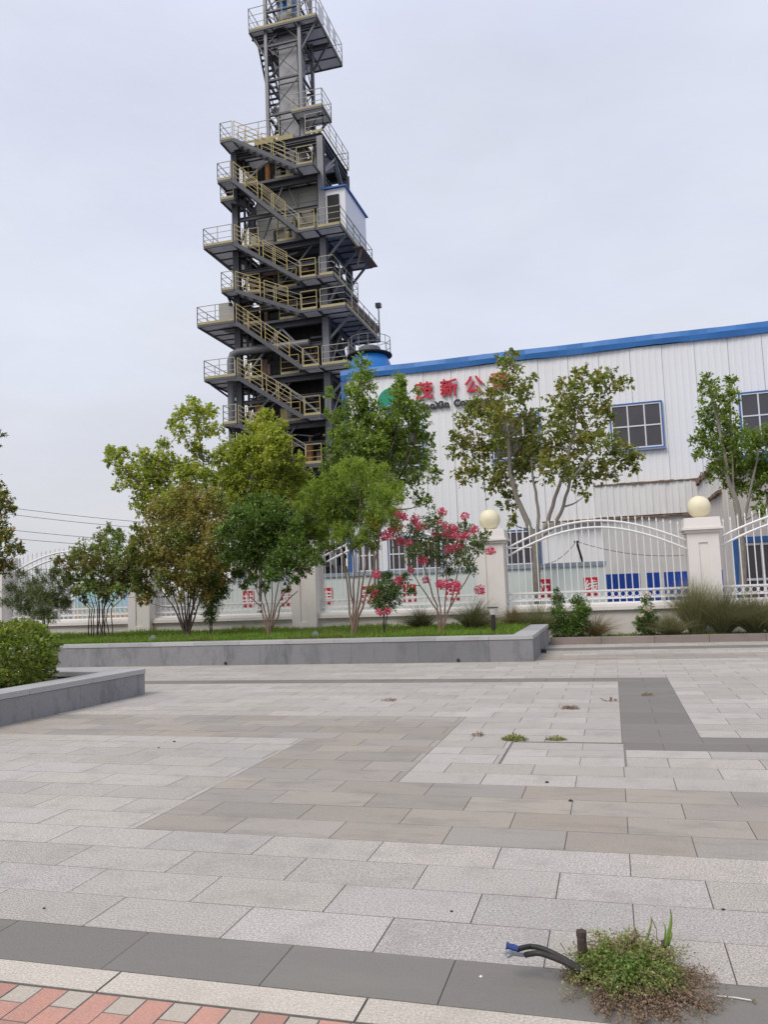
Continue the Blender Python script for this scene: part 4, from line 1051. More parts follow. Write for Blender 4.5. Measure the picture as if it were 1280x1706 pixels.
tree("plane_tree", "slim young tree in front of the annex at the right edge, behind the railing", "tree", (1240, 988, -.04), 19.6,
     [[(1238, 930), (1234, 880), (1228, 840), (1212, 790), (1200, 720), (1186, 650)], [(1238, 930), (1236, 880), (1246, 840), (1255, 800), (1265, 750)], [(1238, 930), (1233, 880), (1224, 840), (1222, 780), (1217, 660)]],
     [(1185, 660, 18), (1180, 638, 12), (1217, 640, 11), (1219, 668, 14), (1188, 700, 22), (1215, 715, 20), (1173, 735, 18), (1205, 752, 28), (1240, 745, 24), (1268, 735, 20), (1295, 740, 24), (1200, 785, 20), (1240, 785, 26), (1275, 790, 22), (1222, 812, 16), (1252, 818, 12), (1166, 757, 10), (1280, 828, 14), (1300, 780, 26), (1268, 850, 10), (1320, 760, 26), (1212, 690, 12)],
     LM_bright, M_barkpale, L=.088, cover=1.75, aspect=.65, depth=.6, trunk_r=.085, limb_r=[.085, .05, .045])
tree("broadleaf_tree", "green tree with three pointed tops partly hiding the wall emblem", "tree", (628, 1010, -.04), 19.3,
     [[(626, 900), (620, 820), (608, 740), (603, 640)], [(626, 900), (640, 800), (660, 720), (666, 640)], [(626, 900), (655, 820), (690, 740), (694, 670)], [(626, 900), (590, 800), (570, 720)]],
     [(602, 612, 20), (604, 640, 24), (590, 668, 24), (616, 680, 20), (575, 700, 24), (605, 710, 30), (665, 634, 13), (662, 657, 17), (668, 687, 24), (646, 705, 14), (632, 722, 20), (624, 748, 24), (610, 690, 16), (628, 700, 12), (645, 762, 26), (600, 760, 24), (660, 680, 15), (669, 665, 16), (672, 648, 12), (645, 688, 9), (684, 700, 12), (692, 648, 9), (691, 680, 16), (706, 692, 13), (650, 722, 32), (690, 722, 26), (714, 735, 13), (580, 735, 28), (615, 745, 32), (660, 757, 34), (700, 767, 26), (720, 790, 15), (590, 775, 26), (640, 790, 30), (680, 800, 24), (700, 830, 15), (715, 838, 8), (560, 755, 22), (550, 778, 20), (548, 655, 11), (548, 690, 10), (562, 725, 18)],
     LM_bright, M_bark, L=.085, cover=1.75, aspect=.62, rscale=.92, depth=.7, trunk_r=.08, limb_r=[.08, .05, .05, .05])
tree("broadleaf_tree", "yellow green tree in front of the steel tower stairs", "tree", (432, 1015, -.04), 18.9,
     [[(433, 900), (437, 800), (445, 700)], [(433, 900), (415, 800), (400, 745)], [(433, 900), (465, 800), (480, 745)]],
     [(446, 702, 16), (428, 716, 20), (455, 725, 22), (402, 746, 20), (430, 750, 27), (463, 755, 25), (393, 780, 22), (420, 790, 30), (458, 795, 30), (486, 790, 20), (400, 820, 28), (440, 830, 30), (478, 830, 22), (497, 768, 12), (418, 860, 24), (470, 708, 9), (470, 740, 18), (395, 760, 18), (380, 800, 18), (385, 840, 20), (500, 800, 20), (495, 835, 20), (440, 690, 10)],
     LM_yellow, M_bark, L=.085, cover=2.2, aspect=.65, depth=.6, trunk_r=.06, limb_r=[.06, .04, .04])
tree("broadleaf_tree", "loose yellow green tree spreading against the sky left of the steel tower", "tree", (322, 1020, -.04), 19.2,
     [[(330, 920), (345, 830), (338, 770), (325, 700)], [(330, 920), (300, 840), (262, 790), (240, 765)], [(330, 920), (280, 850), (225, 800), (195, 765)], [(330, 920), (350, 840), (368, 760)]],
     [(188, 762, 16), (204, 782, 16), (207, 755, 11), (240, 766, 18), (252, 795, 24), (302, 692, 17), (326, 685, 18), (347, 692, 17), (300, 720, 15), (336, 718, 17), (360, 716, 12), (330, 755, 14), (356, 768, 13), (285, 772, 18), (272, 800, 24), (310, 800, 24), (240, 825, 20), (345, 800, 22), (300, 830, 24), (214, 808, 10), (370, 790, 16), (374, 745, 10), (196, 812, 8), (320, 670, 9), (284, 706, 9), (182, 750, 8), (270, 745, 14), (262, 772, 18), (225, 800, 16), (225, 780, 14), (322, 745, 12), (318, 780, 20), (370, 760, 14), (235, 845, 18), (270, 830, 24), (320, 850, 24), (365, 820, 20), (180, 770, 9)],
     LM_yellow, M_barkdark, L=.085, cover=2.1, aspect=.65, depth=.7, trunk_r=.05, limb_r=[.05, .03, .028, .03])
# --- planter shrubs and small trees
ST = lambda x, y, pts: [[(x+dx*.35, y-45), (x+dx, ty)] for dx, ty in pts]
tree("maple_shrub", "many stemmed shrub tree with brown and olive leaves in the planter", "shrub", (312, 1056, .37), 15.2,
     ST(312, 1056, [(-62, 960), (-45, 930), (-28, 920), (-12, 910), (0, 900), (12, 910), (30, 920), (46, 940), (20, 900)]),
     [(300, 832, 22), (335, 836, 22), (265, 860, 24), (300, 866, 30), (340, 866, 30), (370, 852, 20), (246, 895, 24), (285, 900, 32), (330, 900, 32), (364, 890, 24), (252, 935, 22), (290, 940, 28), (330, 940, 28), (236, 965, 15), (270, 963, 18), (310, 966, 18), (350, 960, 22), (229, 905, 14), (360, 925, 20), (250, 982, 8), (228, 880, 10), (315, 815, 16), (270, 845, 20), (355, 830, 18), (232, 930, 16), (265, 925, 24), (310, 920, 28), (345, 935, 24), (295, 965, 16), (330, 965, 16), (236, 985, 10), (215, 920, 10), (250, 990, 12), (283, 985, 13), (345, 992, 14), (320, 985, 11), (232, 1002, 7), (300, 995, 8), (222, 940, 13), (228, 965, 13), (222, 902, 11), (240, 1000, 8), (372, 965, 12), (368, 940, 14)],
     LM_rust, M_barkdark, L=.062, cover=2.1, aspect=.65, depth=.75, trunk_r=.022, twig=.007, droop=.3)
tree("conical_shrub", "small dark upright shrub between the brown shrub and the round green tree", "shrub", (352, 1052, .37), 15.6,
     ST(352, 1052, [(-4, 990), (6, 980), (0, 1000)]), [(356, 975, 20), (352, 1003, 18), (350, 1026, 12), (370, 985, 14), (345, 990, 12)],
     LM_dark, M_barkdark, L=.04, cover=2.6, aspect=.5, depth=.25, trunk_r=.014, twig=.006)
tree("round_tree", "dense dark green rounded tree on several thin stems in the planter", "tree", (450, 1056, .37), 14.9,
     ST(450, 1056, [(-42, 985), (-28, 970), (-10, 960), (5, 950), (18, 960), (32, 968), (46, 985)]),
     [(430, 842, 20), (463, 846, 18), (402, 862, 22), (435, 870, 30), (475, 875, 28), (500, 882, 17), (382, 890, 20), (415, 905, 32), (455, 910, 34), (493, 910, 28), (513, 925, 18), (386, 930, 22), (425, 938, 28), (470, 943, 28), (505, 948, 16), (450, 960, 14), (396, 958, 13), (420, 966, 10), (490, 966, 9), (478, 984, 6), (447, 826, 8), (528, 936, 11), (531, 915, 9), (415, 832, 9), (366, 905, 9), (372, 945, 9), (506, 860, 9), (490, 850, 8), (440, 980, 8), (405, 978, 8)],
     LM_dark, M_barkred, L=.068, cover=2.4, aspect=.6, depth=.85, trunk_r=.022, twig=.008, flat=.8)
tree("feathery_tree", "light green feathery tree with several tan stems and a yellow flower spray", "tree", (590, 1052, .37), 14.7,
     [[(582, 1000), (572, 920), (555, 860)], [(590, 1000), (590, 930), (575, 850)], [(596, 1000), (600, 930), (600, 830)], [(600, 1000), (612, 930), (622, 850)], [(604, 1010), (622, 950), (640, 860)], [(588, 1010), (580, 950), (590, 880)]],
     [(560, 802, 22), (590, 790, 24), (625, 797, 24), (650, 815, 18), (530, 822, 22), (565, 830, 32), (605, 826, 34), (640, 840, 26), (514, 850, 16), (545, 860, 28), (585, 865, 30), (625, 865, 24), (653, 860, 15), (530, 888, 18), (570, 893, 20), (615, 893, 18), (590, 914, 10), (550, 912, 11), (600, 774, 10), (665, 830, 9), (505, 830, 9), (497, 848, 11), (503, 868, 11), (515, 880, 11), (575, 778, 9), (640, 780, 9), (668, 815, 8), (660, 875, 9), (535, 905, 10), (600, 905, 12), (625, 912, 9)],
     LM_feather, M_barkred, L=.062, cover=1.9, aspect=.24, depth=.8, trunk_r=.024, twig=.008, up=.7, per=16,
     flowers=[(618, 868, 7), (612, 862, 5), (624, 874, 5), (632, 870, 4)], flowerm=LM_yellowfl, fl_L=.03)
tree("crape_myrtle", "tall loose crape myrtle covered in pink blossom beside the fence pillar", "flowering tree", (738, 1048, .37), 14.7,
     [[(728, 1010), (712, 960), (695, 900), (685, 870)], [(735, 1010), (728, 950), (722, 880)], [(742, 1010), (745, 950), (748, 880)], [(748, 1010), (765, 950), (782, 890)], [(745, 1020), (775, 970), (800, 920)], [(730, 1020), (700, 975), (672, 930)]],
     [(690, 882, 18), (720, 872, 16), (700, 902, 18), (745, 892, 20), (775, 886, 16), (760, 912, 18), (790, 912, 14), (770, 935, 18), (800, 902, 14), (740, 930, 16), (715, 925, 14), (690, 922, 16), (784, 945, 11), (750, 958, 11), (812, 892, 8), (668, 900, 12), (675, 965, 9), (728, 905, 14)],
     LM_myrtle, M_barkred, L=.05, cover=1.25, aspect=.55, depth=.55, trunk_r=.018, twig=.007,
     flowers=[(666, 858, 7), (650, 890, 9), (640, 893, 7), (662, 880, 8), (668, 902, 6), (682, 905, 5), (693, 865, 7), (698, 877, 5), (710, 878, 4), (737, 853, 6), (730, 868, 6), (742, 877, 4), (755, 880, 7), (745, 892, 6), (762, 894, 6), (775, 893, 6), (775, 860, 5), (790, 882, 6), (750, 915, 7), (764, 912, 7), (818, 918, 6), (705, 933, 7), (668, 968, 7), (735, 973, 7), (742, 974, 7), (756, 977, 9), (800, 983, 7), (710, 966, 5), (685, 950, 4), (726, 888, 5), (674, 862, 5), (655, 883, 6)], flowerm=LM_pink, fl_L=.035)
tree("crape_myrtle", "small dark crape myrtle bush with a few pink blossoms near the ground", "flowering shrub", (640, 1046, .37), 14.5,
     ST(640, 1046, [(-6, 1000), (4, 990), (12, 1000)]),
     [(640, 985, 16), (645, 963, 11), (655, 1000, 15), (630, 1003, 12), (660, 980, 11), (640, 1015, 8), (618, 985, 9), (684, 985, 8)],
     LM_dark, M_barkdark, L=.04, cover=2.0, aspect=.5, depth=.3, trunk_r=.012, twig=.006,
     flowers=[(626, 990, 7), (633, 1020, 5), (646, 1018, 5), (628, 957, 6), (664, 966, 5)], flowerm=LM_pink, fl_L=.033)
tree("multi_stem_shrub", "green and russet shrub on many thin upright stems left of the brown one", "shrub", (166, 1060, .37), 15.3,
     ST(166, 1060, [(-50, 985), (-38, 980), (-24, 970), (-12, 965), (0, 960), (10, 960), (22, 965), (36, 975), (52, 985), (-5, 970), (16, 970)]),
     [(176, 886, 11), (165, 906, 17), (190, 902, 17), (140, 922, 19), (175, 930, 26), (208, 926, 19), (112, 940, 16), (145, 955, 22), (184, 960, 24), (214, 957, 17), (132, 985, 12), (165, 983, 15), (198, 985, 14), (110, 960, 11), (224, 985, 8), (122, 925, 11), (180, 876, 6), (150, 940, 20), (200, 945, 20), (228, 955, 12), (95, 935, 9), (120, 968, 14), (150, 975, 16), (182, 982, 16), (212, 975, 14), (232, 975, 9), (196, 890, 9), (236, 930, 11), (105, 975, 9), (90, 955, 8), (235, 990, 8), (140, 998, 9), (180, 1000, 9)],
     LM_shrub, M_barkdark, L=.062, cover=1.9, aspect=.62, depth=.6, trunk_r=.014, twig=.006, droop=.2, bs=.5)
tree("feathery_bush", "low grey green feathery bush at far left behind the clipped round bush", "bush", (76, 1050, .37), 14.6,
     ST(76, 1050, [(-30, 1000), (-14, 990), (0, 985), (14, 990), (26, 1000)]),
     [(50, 975, 18), (80, 970, 18), (106, 985, 15), (40, 1000, 22), (75, 1003, 24), (100, 1010, 16), (20, 985, 15), (60, 1028, 14), (85, 1032, 10), (122, 988, 7), (8, 1005, 10), (62, 952, 7), (35, 960, 12), (95, 955, 12), (60, 990, 20), (90, 1000, 18), (25, 1010, 14), (110, 1005, 12), (45, 1020, 16), (75, 1025, 16)],
     LM_grey, M_barkdark, L=.075, cover=1.7, aspect=.16, depth=.4, trunk_r=.012, twig=.006, up=.8, per=14)
tree("roadside_tree", "tree with orange tinted leaves cut off by the left edge", "tree", (-40, 1065, .37), 14.0,
     [[(-40, 980), (-35, 900), (-20, 800)], [(-40, 980), (-20, 930), (5, 900)], [(-40, 980), (-50, 880), (-60, 780)]],
     [(0, 722, 8), (8, 832, 14), (-2, 850, 20), (18, 850, 10), (5, 900, 22), (25, 916, 14), (40, 916, 6), (8, 945, 16), (-30, 880, 40), (-25, 820, 30), (-20, 930, 34), (-40, 760, 30), (-70, 840, 40), (-70, 920, 36), (-14, 740, 12)],
     LM_orange, M_bark, L=.075, cover=2.0, aspect=.6, depth=.5, trunk_r=.05, limb_r=[.05, .03, .03])
# bed on the right
tree("rose_bush", "pair of upright dark green bushes in the kerbed bed below the hoarding end", "bush", (947, 1060, .10), 16.95,
     [[(935, 1020), (930, 985)], [(955, 1020), (966, 1000)]],
     [(930, 1000, 10), (932, 1024, 14), (931, 1046, 14), (964, 1005, 12), (967, 1028, 16), (965, 1046, 15), (948, 1042, 14), (928, 985, 5), (945, 1054, 10), (975, 1018, 9)],
     LM_dark, M_barkdark, L=.04, cover=2.2, aspect=.55, depth=.22, trunk_r=.012, twig=.006)
tree("rose_bush", "rose bush with small white and pink flowers in the kerbed bed", "bush", (1076, 1060, .10), 16.85,
     [[(1077, 1030), (1079, 995)], [(1074, 1040), (1070, 1020)]],
     [(1079, 1000, 8), (1080, 1020, 12), (1075, 1042, 13), (1085, 1038, 12), (1069, 1052, 9), (1064, 1035, 7), (1092, 1050, 8)],
     LM_dark, M_barkdark, L=.04, cover=1.9, aspect=.55, depth=.2, trunk_r=.01, twig=.006,
     flowers=[(1081, 992, 3.2), (1078, 1013, 3.4), (1084, 1015, 3.2), (1070, 1025, 2)], flowerm=LM_white, fl_L=.03)

def grass_clump(label, px, Y, z, h, n, spread, mat_, lean=0.0, wid=.0042, curl=.42, group="ornamental grass clumps by the fence", name="grass_clump"):
    b = at(px, 1050, Y); b[2] = z
    t = thing(name, label, "grass clump", tuple(b), group)
    ang = rng.random(n)*2*math.pi; n = int(n*3); ang = rng.random(n)*2*math.pi; tilt = (rng.random(n)**.7)*spread*.85; ln = 1.3*h*(.55+.6*rng.random(n))
    r0 = .12*h*np.sqrt(rng.random(n)); an2 = rng.random(n)*2*math.pi
    base = b+np.stack([r0*np.cos(an2), r0*np.sin(an2)*.8, np.zeros(n)], 1)
    dirv = np.stack([np.cos(ang)*np.sin(tilt)+lean, np.sin(ang)*np.sin(tilt)*.8, np.cos(tilt)], 1)
    dirv /= np.linalg.norm(dirv, axis=1, keepdims=True)
    side = np.cross(dirv, unit(n)); side /= np.linalg.norm(side, axis=1, keepdims=True)
    K = 4; rows = []
    for i in range(K+1):
        s = i/K
        p = base+dirv*(ln*s)[:, None]; hor = dirv.copy(); hor[:, 2] = 0
        p = p+hor*(ln*curl*s*s)[:, None]; p[:, 2] -= ln*curl*.75*s*s*np.minimum(1, .3+np.abs(tilt))
        p[:, 2] = np.maximum(p[:, 2], z-.0)
        wv = (wid*(1-s*.9))*np.ones(n)
        rows.append(p-side*wv[:, None]); rows.append(p+side*wv[:, None])
    V = np.stack(rows, 1).reshape(-1, 3); m_ = 2*(K+1)
    idx = np.arange(n)[:, None]*m_
    F = np.concatenate([idx+np.array([[2*i, 2*i+1, 2*i+3, 2*i+2]]) for i in range(K)], 0)
    # keep every blade one island for its random colour
    np_mesh("blades", V, F, mat_, t)
    return t
GC = [("tall upright grass clump at the foot of the right fence pillar", 1162, 16.95, .10, .95, 700, .55, LM_clump, 0),
      ("broad grass clump just right of the right fence pillar", 1205, 16.9, .10, .85, 700, .85, LM_clumpdark, .1),
      ("brownish drooping grass clump left of the right fence pillar", 1122, 16.85, .10, .5, 420, 1.1, LM_clump, -.15),
      ("dark grass clump at the right edge of the bed", 1258, 16.85, .10, .72, 600, .9, LM_clumpdark, 0),
      ("thin drooping grass tuft right of the dark green bushes", 990, 17.0, .10, .50, 160, 1.1, LM_redgrass, .25),
      ("loose brown grass clump between the planter end and the dark green bushes", 897, 16.95, .10, .66, 500, .8, LM_clump, .05),
      ("grass clump with reddish blades behind the bollard light", 858, 17.0, .30, .42, 450, .9, LM_redgrass, 0),
      ("soft grey green grass clump right of the crape myrtle stems", 785, 15.6, .37, .58, 420, 1.0, LM_clump, .25),
      ("soft grass clump behind the crape myrtle stems", 705, 16.2, .37, .45, 350, 1.0, LM_clumpdark, -.15),
      ("small grass tuft at the right end of the kerbed bed", 1290, 16.9, .10, .7, 400, .9, LM_clump, 0)]
for lab, px, Y, z, h, n, sp, mt, ln in GC: grass_clump(lab, px, Y, z, h, n, sp, mt, ln)

# clipped round bush in the near planter
bc = np.array([-7.17, 8.25, .62]); t = thing("round_bush", "clipped round bush with yellow green leaves in the near planter", "bush", (bc[0], bc[1], .24))
a = MB()
for i in range(14):
    e_ = bc+unit(1)[0]*np.array([.32, .32, .25]); a.tube(curve((bc[0]+rng.uniform(-.06, .06), bc[1]+rng.uniform(-.06, .06), .23), e_, 4), [.012, .01, .008, .006, .004], 5)
a.build("stems", M_barkdark, t)
n = 7200; u = unit(n); lump = 1+.10*np.sin(u[:, 0]*7+u[:, 2]*5)+.07*np.sin(u[:, 1]*11+u[:, 2]*9+1)
rad = (1-.30*rng.random(n)**1.8)*lump
C = bc+u*np.array([.53, .53, .41])*rad[:, None]; keep = C[:, 2] > .27; C = C[keep]; u = u[keep]; n = len(C)
sc = .7+.6*rng.random(n)
V, F = leaves(C, u+unit(n)*.9+np.array([0, 0, .5]), u+np.array([0, 0, .5])+unit(n)*.5, .06*sc, .031*sc)
np_mesh("crown", V, F, LM_round, t)

# lawn in the planter
n = 36000; X = rng.uniform(-13.5, -1.66, n); Y_ = 13.52+3.9*rng.random(n)**1.6
hgt = .07+.09*rng.random(n)+.03*np.sin(X*2.1)*np.sin(Y_*3); C = np.stack([X, Y_, .365+0*X], 1)
D = np.stack([rng.normal(0, .35, n), rng.normal(0, .35, n), np.ones(n)], 1); Nn = unit(n)
hgt *= (.7+.55*(.5+.5*np.sin(X*1.3+np.sin(Y_*2)*1.5)*np.sin(X*3.7+1)))
V, F = leaves(C, D, Nn, hgt, .012+.006*rng.random(n), .05)
tag(np_mesh("lawn_grass", V, F, LM_grass, origin=(-6, 15, .37)), "bright green grass growing in the long planter", "grass", kind='stuff')
n = 2600; X = rng.uniform(-1.2, 6, n); Y_ = 16.66+.9*rng.random(n); C = np.stack([X, Y_, .10+0*X], 1)
D = np.stack([rng.normal(0, .4, n), rng.normal(0, .4, n), np.ones(n)], 1)
V, F = leaves(C, D, unit(n), .03+.06*rng.random(n), .012+0*X, .05)
tag(np_mesh("bed_weeds", V, F, LM_grass, origin=(2, 17, .1)), "short green weeds in the kerbed bed", "weeds", kind='stuff')

# ------------------------------------------------------------------ lights and small things
t = thing("bollard_light", "black bollard light with pale flared head at the planter's right end", "bollard light", (-1.995, 13.75, .37))
a = MB(); a.tube([(-1.995, 13.75, .36), (-1.995, 13.75, .745)], .036, 14); a.build("post", M_black, t, smooth=True)
a = MB(); a.lathe((-1.995, 13.75, .745), [(.045, 0), (.05, .01), (.082, .11), (.086, .112)], 18); a.build("lamp_head", M_lamp, t, smooth=True)
a = MB(); a.lathe((-1.995, 13.75, .858), [(.092, 0), (.094, .008), (.094, .016), (.05, .022)], 18); a.build("lamp_cap", M_steel, t, smooth=True)
for k, (px, py, lab) in enumerate(((258, 1062, "small grey spotlight in the grass below the brown shrub"), (527, 1052, "small grey spotlight in the grass left of the feathery tree"))):
    p = at(px, py, 13.85); t = thing("garden_spotlight", lab, "spotlight", (p[0], 13.85, .37), "spotlights in the planter")
    a = MB(); a.tube([(p[0], 13.85, .36), (p[0], 13.85, .43)], .012, 6); a.build("spike", M_steel, t)
    a = MB(); a.tube([(p[0]-.02, 13.88, .44), (p[0]+.0, 13.80, .46), (p[0]+.02, 13.74, .475)], [.045, .062, .066], 14); a.build("housing", M_steellight, t, smooth=True)

# foreground weed clump
wc = np.array([-.03, 2.79, 0.0])
wd = thing("weed_clump", "sprawling weed clump, green in the middle and dry brown round its rim", "weed", tuple(wc))
def weed(n_st, h0, h1, l0, l1, mat_, name, a0=0, a1=2*math.pi, leafn=60, LL=.012, rise=.5, r0=.06, asp=.55, fall=1.0):
    st = MB(); Cs, Ds = [], []
    for i in range(n_st):
        an = random.uniform(a0, a1); L_ = random.uniform(l0, l1); hh = random.uniform(h0, h1)
        b = wc+np.array([math.cos(random.random()*6.3)*r0*random.random(), math.sin(random.random()*6.3)*r0*random.random(), 0])
        e1 = np.array([math.cos(an), math.sin(an), 0]); wob = random.uniform(-.3, .3); sd_ = np.array([-e1[1], e1[0], 0])
        pts = []
        for k in range(9):
            s = k/8; z = hh*math.sin(math.pi*min(1, s*rise+.0))+.004 if fall else hh*s
            pts.append(b+e1*L_*s+sd_*L_*wob*s*s+np.array([0, 0, max(.004, z)]))
        st.tube(pts, [.0016-.001*k/8 for k in range(9)], 4, cap=False)
        m_ = int(leafn*(.6+.8*random.random())); s = rng.random(m_)**.8*8; k = np.minimum(7, s.astype(int)); f = (s-k)[:, None]
        P = np.array(pts); Cc = P[k]*(1-f)+P[k+1]*f+rng.normal(size=(m_, 3))*(.004+.006*(s/8))[:, None]; Cc[:, 2] = np.abs(Cc[:, 2])+.002
        Cs.append(Cc); Ds.append(e1*.7+unit(m_)*1.0+np.array([0, 0, .3]))
    C = np.concatenate(Cs); D = np.concatenate(Ds); n = len(C); sc = .6+.8*rng.random(n)
    V, F = leaves(C, D, np.array([0, 0, 1.])+unit(n)*.7, LL*sc, LL*asp*sc)
    st.build("stems", M_twigdry, wd)
    np_mesh(name, V, F, mat_, wd)
weed(230, .035, .07, .05, .185, LM_weed, "green_leaves", leafn=66, LL=.0095, rise=.78, r0=.09)
weed(50, .05, .09, .05, .18, LM_weed, "green_leaves", math.pi*.05, math.pi*.75, leafn=50, LL=.009, rise=.6, r0=.08)
weed(70, .04, .075, .04, .15, LM_weedlush, "lush_leaves", math.pi*1.0, math.pi*1.85, leafn=70, LL=.013, rise=.8, r0=.07)
for a0_, a1_, l0_, l1_, n_ in ((-.36, -.30, .20, .29, 12), (-.24, -.15, .22, .31, 18), (-.02, .03, .2, .29, 10), (.03, .10, .16, .27, 10), (1.02, 1.10, .16, .22, 9), (1.31, 1.38, .20, .29, 12), (1.50, 1.57, .20, .29, 14), (1.18, 1.24, .13, .2, 6), (1.68, 1.76, .15, .22, 8), (-.45, -.2, .12, .2, 14)):
    weed(n_, .010, .028, l0_, l1_, LM_weeddry, "dry_leaves", math.pi*a0_, math.pi*a1_, leafn=130, LL=.0085, rise=.97, r0=.045)
weed(25, .05, .09, .06, .17, LM_weeddry, "dry_leaves", math.pi*.05, math.pi*.95, leafn=50, LL=.0085, rise=.65, r0=.08)
a = MB()
def blade(mb, b, tip, wd_, m=0):
    b = np.array(b, float); tip = np.array(tip, float); K = 5; sd_ = np.array([1., 0, 0]); bend = np.array([0, .0, 0])
    pr = None
    for k in range(K+1):
        s = k/K; p = b+(tip-b)*s+np.array([.01*math.sin(3*s), 0, .012*math.sin(math.pi*s)]); q = wd_*(.5+.6*math.sin(math.pi*min(1, s*.9+.1)))*(1-s*.75)
        cur = (p-sd_*q, p+np.array([0, -.4*q, 0]), p+sd_*q)
        if pr: mb.face([pr[0], pr[1], cur[1], cur[0]], m); mb.face([pr[1], pr[2], cur[2], cur[1]], m)
        pr = cur
def gp(px, py, Y): return at(px, py, Y)
for bx, by, tx, ty, Y, q in ((1110, 1576, 1117, 1514, 2.88, .0075), (1107, 1572, 1103, 1535, 2.93, .004), (1077, 1570, 1084, 1525, 2.95, .0045), (1062, 1563, 1046, 1538, 2.95, .003), (1113, 1578, 1117, 1550, 2.92, .0045),
                          (1040, 1600, 1015, 1575, 2.8, .004), (1050, 1640, 1042, 1600, 2.7, .007), (1060, 1650, 1066, 1610, 2.7, .007), (1045, 1645, 1035, 1618, 2.68, .006), (1085, 1605, 1094, 1580, 2.8, .004)):
    a = MB(); blade(a, gp(bx, by, Y), gp(tx, ty, Y), q); a.build("grass_blade", LM_weedlush, wd)
for bx, by, tx, ty in ((1095, 1565, 1086, 1530), (945, 1600, 934, 1571), (955, 1596, 938, 1588), (990, 1575, 1000, 1556)):
    a = MB(); a.tube([gp(bx, by, 2.9), (gp(bx, by, 2.9)+gp(tx, ty, 2.9))/2+np.array([.008, 0, 0]), gp(tx, ty, 2.9)], [.0015, .0013, .002], 4); a.build("dry_stalk", M_twigdry, wd)
# cables
t = thing("cut_cable", "two cut black cables rising out of the weeds, ends taped in blue", "cable", (-.10, 2.78, 0))
def pth(pts, Y0_): return [at(x, y, Y) for x, y, Y in pts]
c1 = pth([(985, 1618, 2.72), (958, 1608, 2.72), (940, 1597, 2.73), (918, 1586, 2.74), (900, 1579, 2.75), (884, 1577, 2.76), (872, 1579, 2.72), (863, 1582, 2.69)], 0)
c2 = pth([(985, 1622, 2.70), (958, 1612, 2.70), (938, 1602, 2.70), (915, 1593, 2.70), (898, 1588, 2.70), (885, 1589, 2.71), (876, 1591, 2.72)], 0)
def smooth(pts):
    o_ = []
    for i in range(len(pts)-1):
        p0, p1, p2, p3 = pts[max(0, i-1)], pts[i], pts[i+1], pts[min(len(pts)-1, i+2)]
        for s in np.linspace(0, 1, 5)[:-1]:
            o_.append(.5*((2*p1)+(-p0+p2)*s+(2*p0-5*p1+4*p2-p3)*s*s+(-p0+3*p1-3*p2+p3)*s**3))
    return o_+[pts[-1]]
for c_ in (c1, c2):
    a = MB(); a.tube(smooth(c_), .0085, 10); a.build("cable", M_cable, t, smooth=True)
a = MB(); e1, e2 = c1[-1], c2[-1]
a.tube([e1+np.array([.002, 0, .002]), e1+np.array([-.014, 0, .006]), e1+np.array([-.026, 0, .008]), e1+np.array([-.036, 0, .010])], [.009, .011, .009, .0135], 8)
a.build("blue_tape", M_bluetape, t, smooth=True)
a = MB(); a.tube([e2+np.array([.002, 0, 0]), e2+np.array([-.02, 0, 0]), e2+np.array([-.042, 0, .003]), e2+np.array([-.062, 0, .01])], [.006, .007, .009, .006], 8)
a.tube([e2+np.array([-.045, 0, 0]), e2+np.array([-.058, 0, -.008]), e2+np.array([-.066, .004, -.006])], [.008, .007, .003], 6)
a.tube([e2+np.array([-.055, 0, .002]), e2+np.array([-.078, 0, .0])], [.005, .002], 5)
a.build("pale_tape", M_greyrag, t, smooth=True)
# rusty stubs
for (px, pb, pt, Y, lab, r) in ((972, 1600, 1551, 2.80, "rusty steel stub standing at the left back of the weed clump", .0155), (1110, 1592, 1568, 2.90, "short dark stub at the right back of the weed clump", .011)):
    b = at(px, pb, Y); b[2] = -.01; tp = at(px, pt, Y)
    t = thing("anchor_bolt", lab, "bolt", (b[0], Y, 0), "stubs sticking out of the weed clump")
    a = MB(); a.tube([b, (b[0], Y, tp[2]-.014)], r, 12); a.build("shank", M_rustpost, t)
    a = MB(); a.tube([(b[0], Y, tp[2]-.014), (b[0], Y, tp[2])], r*1.22, 6); a.build("nut", M_rustpost, t)
# pale stick and litter
p, q = at(1196, 1659, 2.60), at(1256, 1666, 2.60); p[2] = .012; q[2] = .006
p = ground_p = None
def gz(x, y, z=.0): d = ray(x, y); return CP+d*((z-CH)/d[2])
p, q = gz(1196, 1659, .006), gz(1256, 1667, .006)
t = thing("flower_stalk", "thin pale dry stalk with a small head lying on the dark band at the right", "stalk", tuple(p))
a = MB(); a.tube([p, (p+q)/2+np.array([0, .004, 0]), q], .0022, 5); a.build("stem", M_lamp, t)
a = MB(); a.sphere(q+np.array([0, 0, .004]), .006, 8, 6); a.tube([q, q+np.array([.004, -.016, 0])], [.004, .001], 5); a.build("seed_head", M_twigdry, t)
def scatter(name, label, cat, px, py, r, n, mat_, L, h=.03, group=None):
    c = gz(px, py); th = rng.random(n)*6.283; rr_ = r*np.sqrt(rng.random(n))
    C = c+np.stack([rr_*np.cos(th), rr_*np.sin(th)*.45, .002+h*rng.random(n)*(1-rr_/r)], 1)
    sc = .6+.7*rng.random(n)
    V, F = leaves(C, unit(n)+np.array([0, 0, .5]), np.array([0, 0, 1.])+unit(n)*.6, L*sc, L*.5*sc)
    tag(np_mesh(name, V, F, mat_, origin=tuple(c)), label, cat, group)
scatter("crack_weed", "larger green weed in the top left gap of the inspection cover", "weed", 858, 1233, .11, 320, LM_weed, .024, .06, "weeds in the paving gaps")
scatter("crack_weed", "smaller green weed in the far gap of the inspection cover", "weed", 927, 1233, .08, 160, LM_weed, .02, .04, "weeds in the paving gaps")
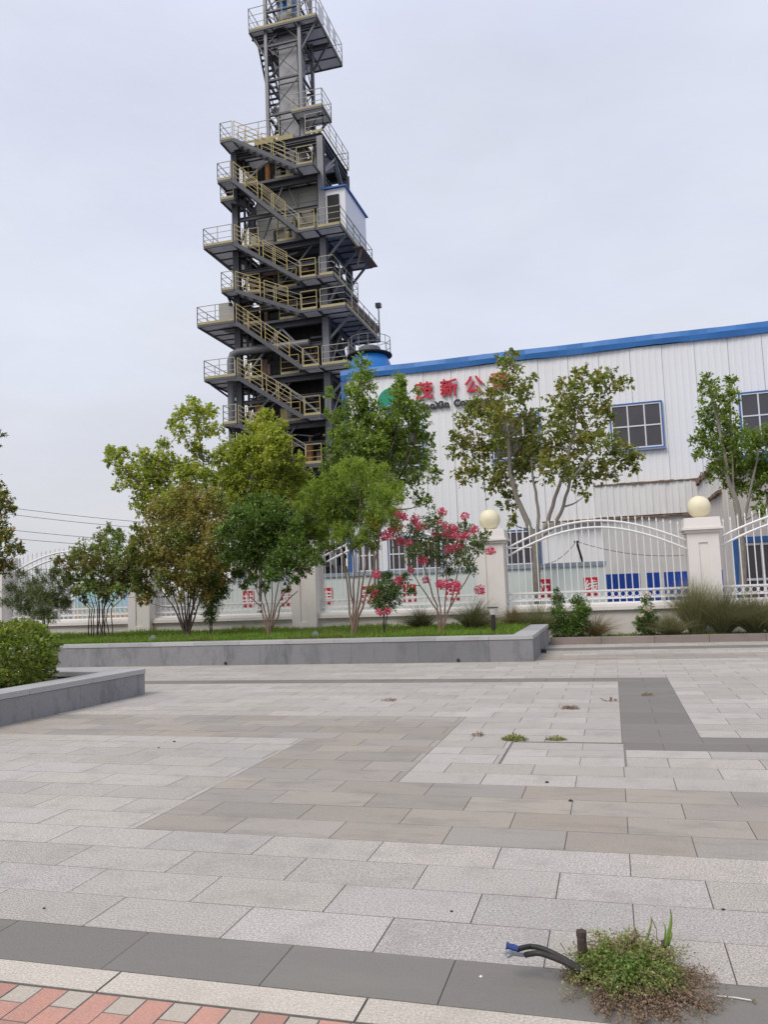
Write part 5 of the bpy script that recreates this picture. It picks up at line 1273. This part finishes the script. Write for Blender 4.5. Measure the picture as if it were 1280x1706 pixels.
scatter("leaf_litter", "small heap of dry leaves on the far paving above the inspection cover", "dry leaves", 950, 1181, .085, 90, LM_weeddry, .03, .03, "leaf litter on the paving")
scatter("leaf_litter", "scrap of dry leaves left of the larger paving weed", "dry leaves", 797, 1226, .05, 40, LM_weeddry, .025, .04, "leaf litter on the paving")
scatter("leaf_litter", "dark leaf scrap on the dark paving block", "dry leaves", 1080, 1159, .06, 30, LM_weeddry, .035, .03, "leaf litter on the paving")
scatter("leaf_litter", "flat leaf scrap left of the leaf heap on pale far paving", "dry leaves", 648, 1168, .09, 30, LM_weeddry, .04, .015, "leaf litter on the paving")
scatter("leaf_litter", "leaf scrap just left of the dark paving block", "dry leaves", 1018, 1168, .08, 24, LM_weeddry, .04, .012, "leaf litter on the paving")
SLAB = {(290, 1235): "dark pebble on pale paving below the near planter corner", (265, 1247): "tiny dark pebble beside a larger one below the near planter", (548, 1292): "small dark pebble right of the beige paving strip", (73, 1514): "small dark pebble just behind the front dark band at left",
        (753, 1519): "small dark pebble left of the cable ends", (951, 1335): "small dark pebble on beige paving below the inspection cover", (1206, 1516): "small dark pebble on granite right of the tall grass blades", (802, 1628): "white crumb on the front dark band"}
SLAB = {(290, 1236): "larger dark pebble on pale paving right of the near planter", (264, 1246): "tiny dark pebble beside a larger one right of the near planter", (912, 1304): "dark pebble on granite just below the inspection cover", (73, 1514): "small dark pebble just behind the front dark band at left",
        (753, 1519): "small dark pebble left of the cable ends", (951, 1335): "small dark pebble on beige paving below the inspection cover", (1206, 1516): "small dark pebble on granite right of the tall grass blades", (802, 1628): "white crumb on the front dark band"}
for (px, py), lab in SLAB.items():
    c = gz(px, py); r = .0055 if py > 1400 else .010
    if "tiny" in lab: r *= .7
    a = MB(); a.sphere((c[0], c[1], r*.5), r, 9, 6)
    v = np.array(a.v); v = (v-c)*np.array([1.2, .9, .7])*(1+.15*np.sin(v[:, :1]*900))+c; a.v = [tuple(x) for x in v]
    tag(a.build("pebble", M_white if "white" in lab else M_black, origin=tuple(c), smooth=True), lab, "pebble", "pebbles on the paving")
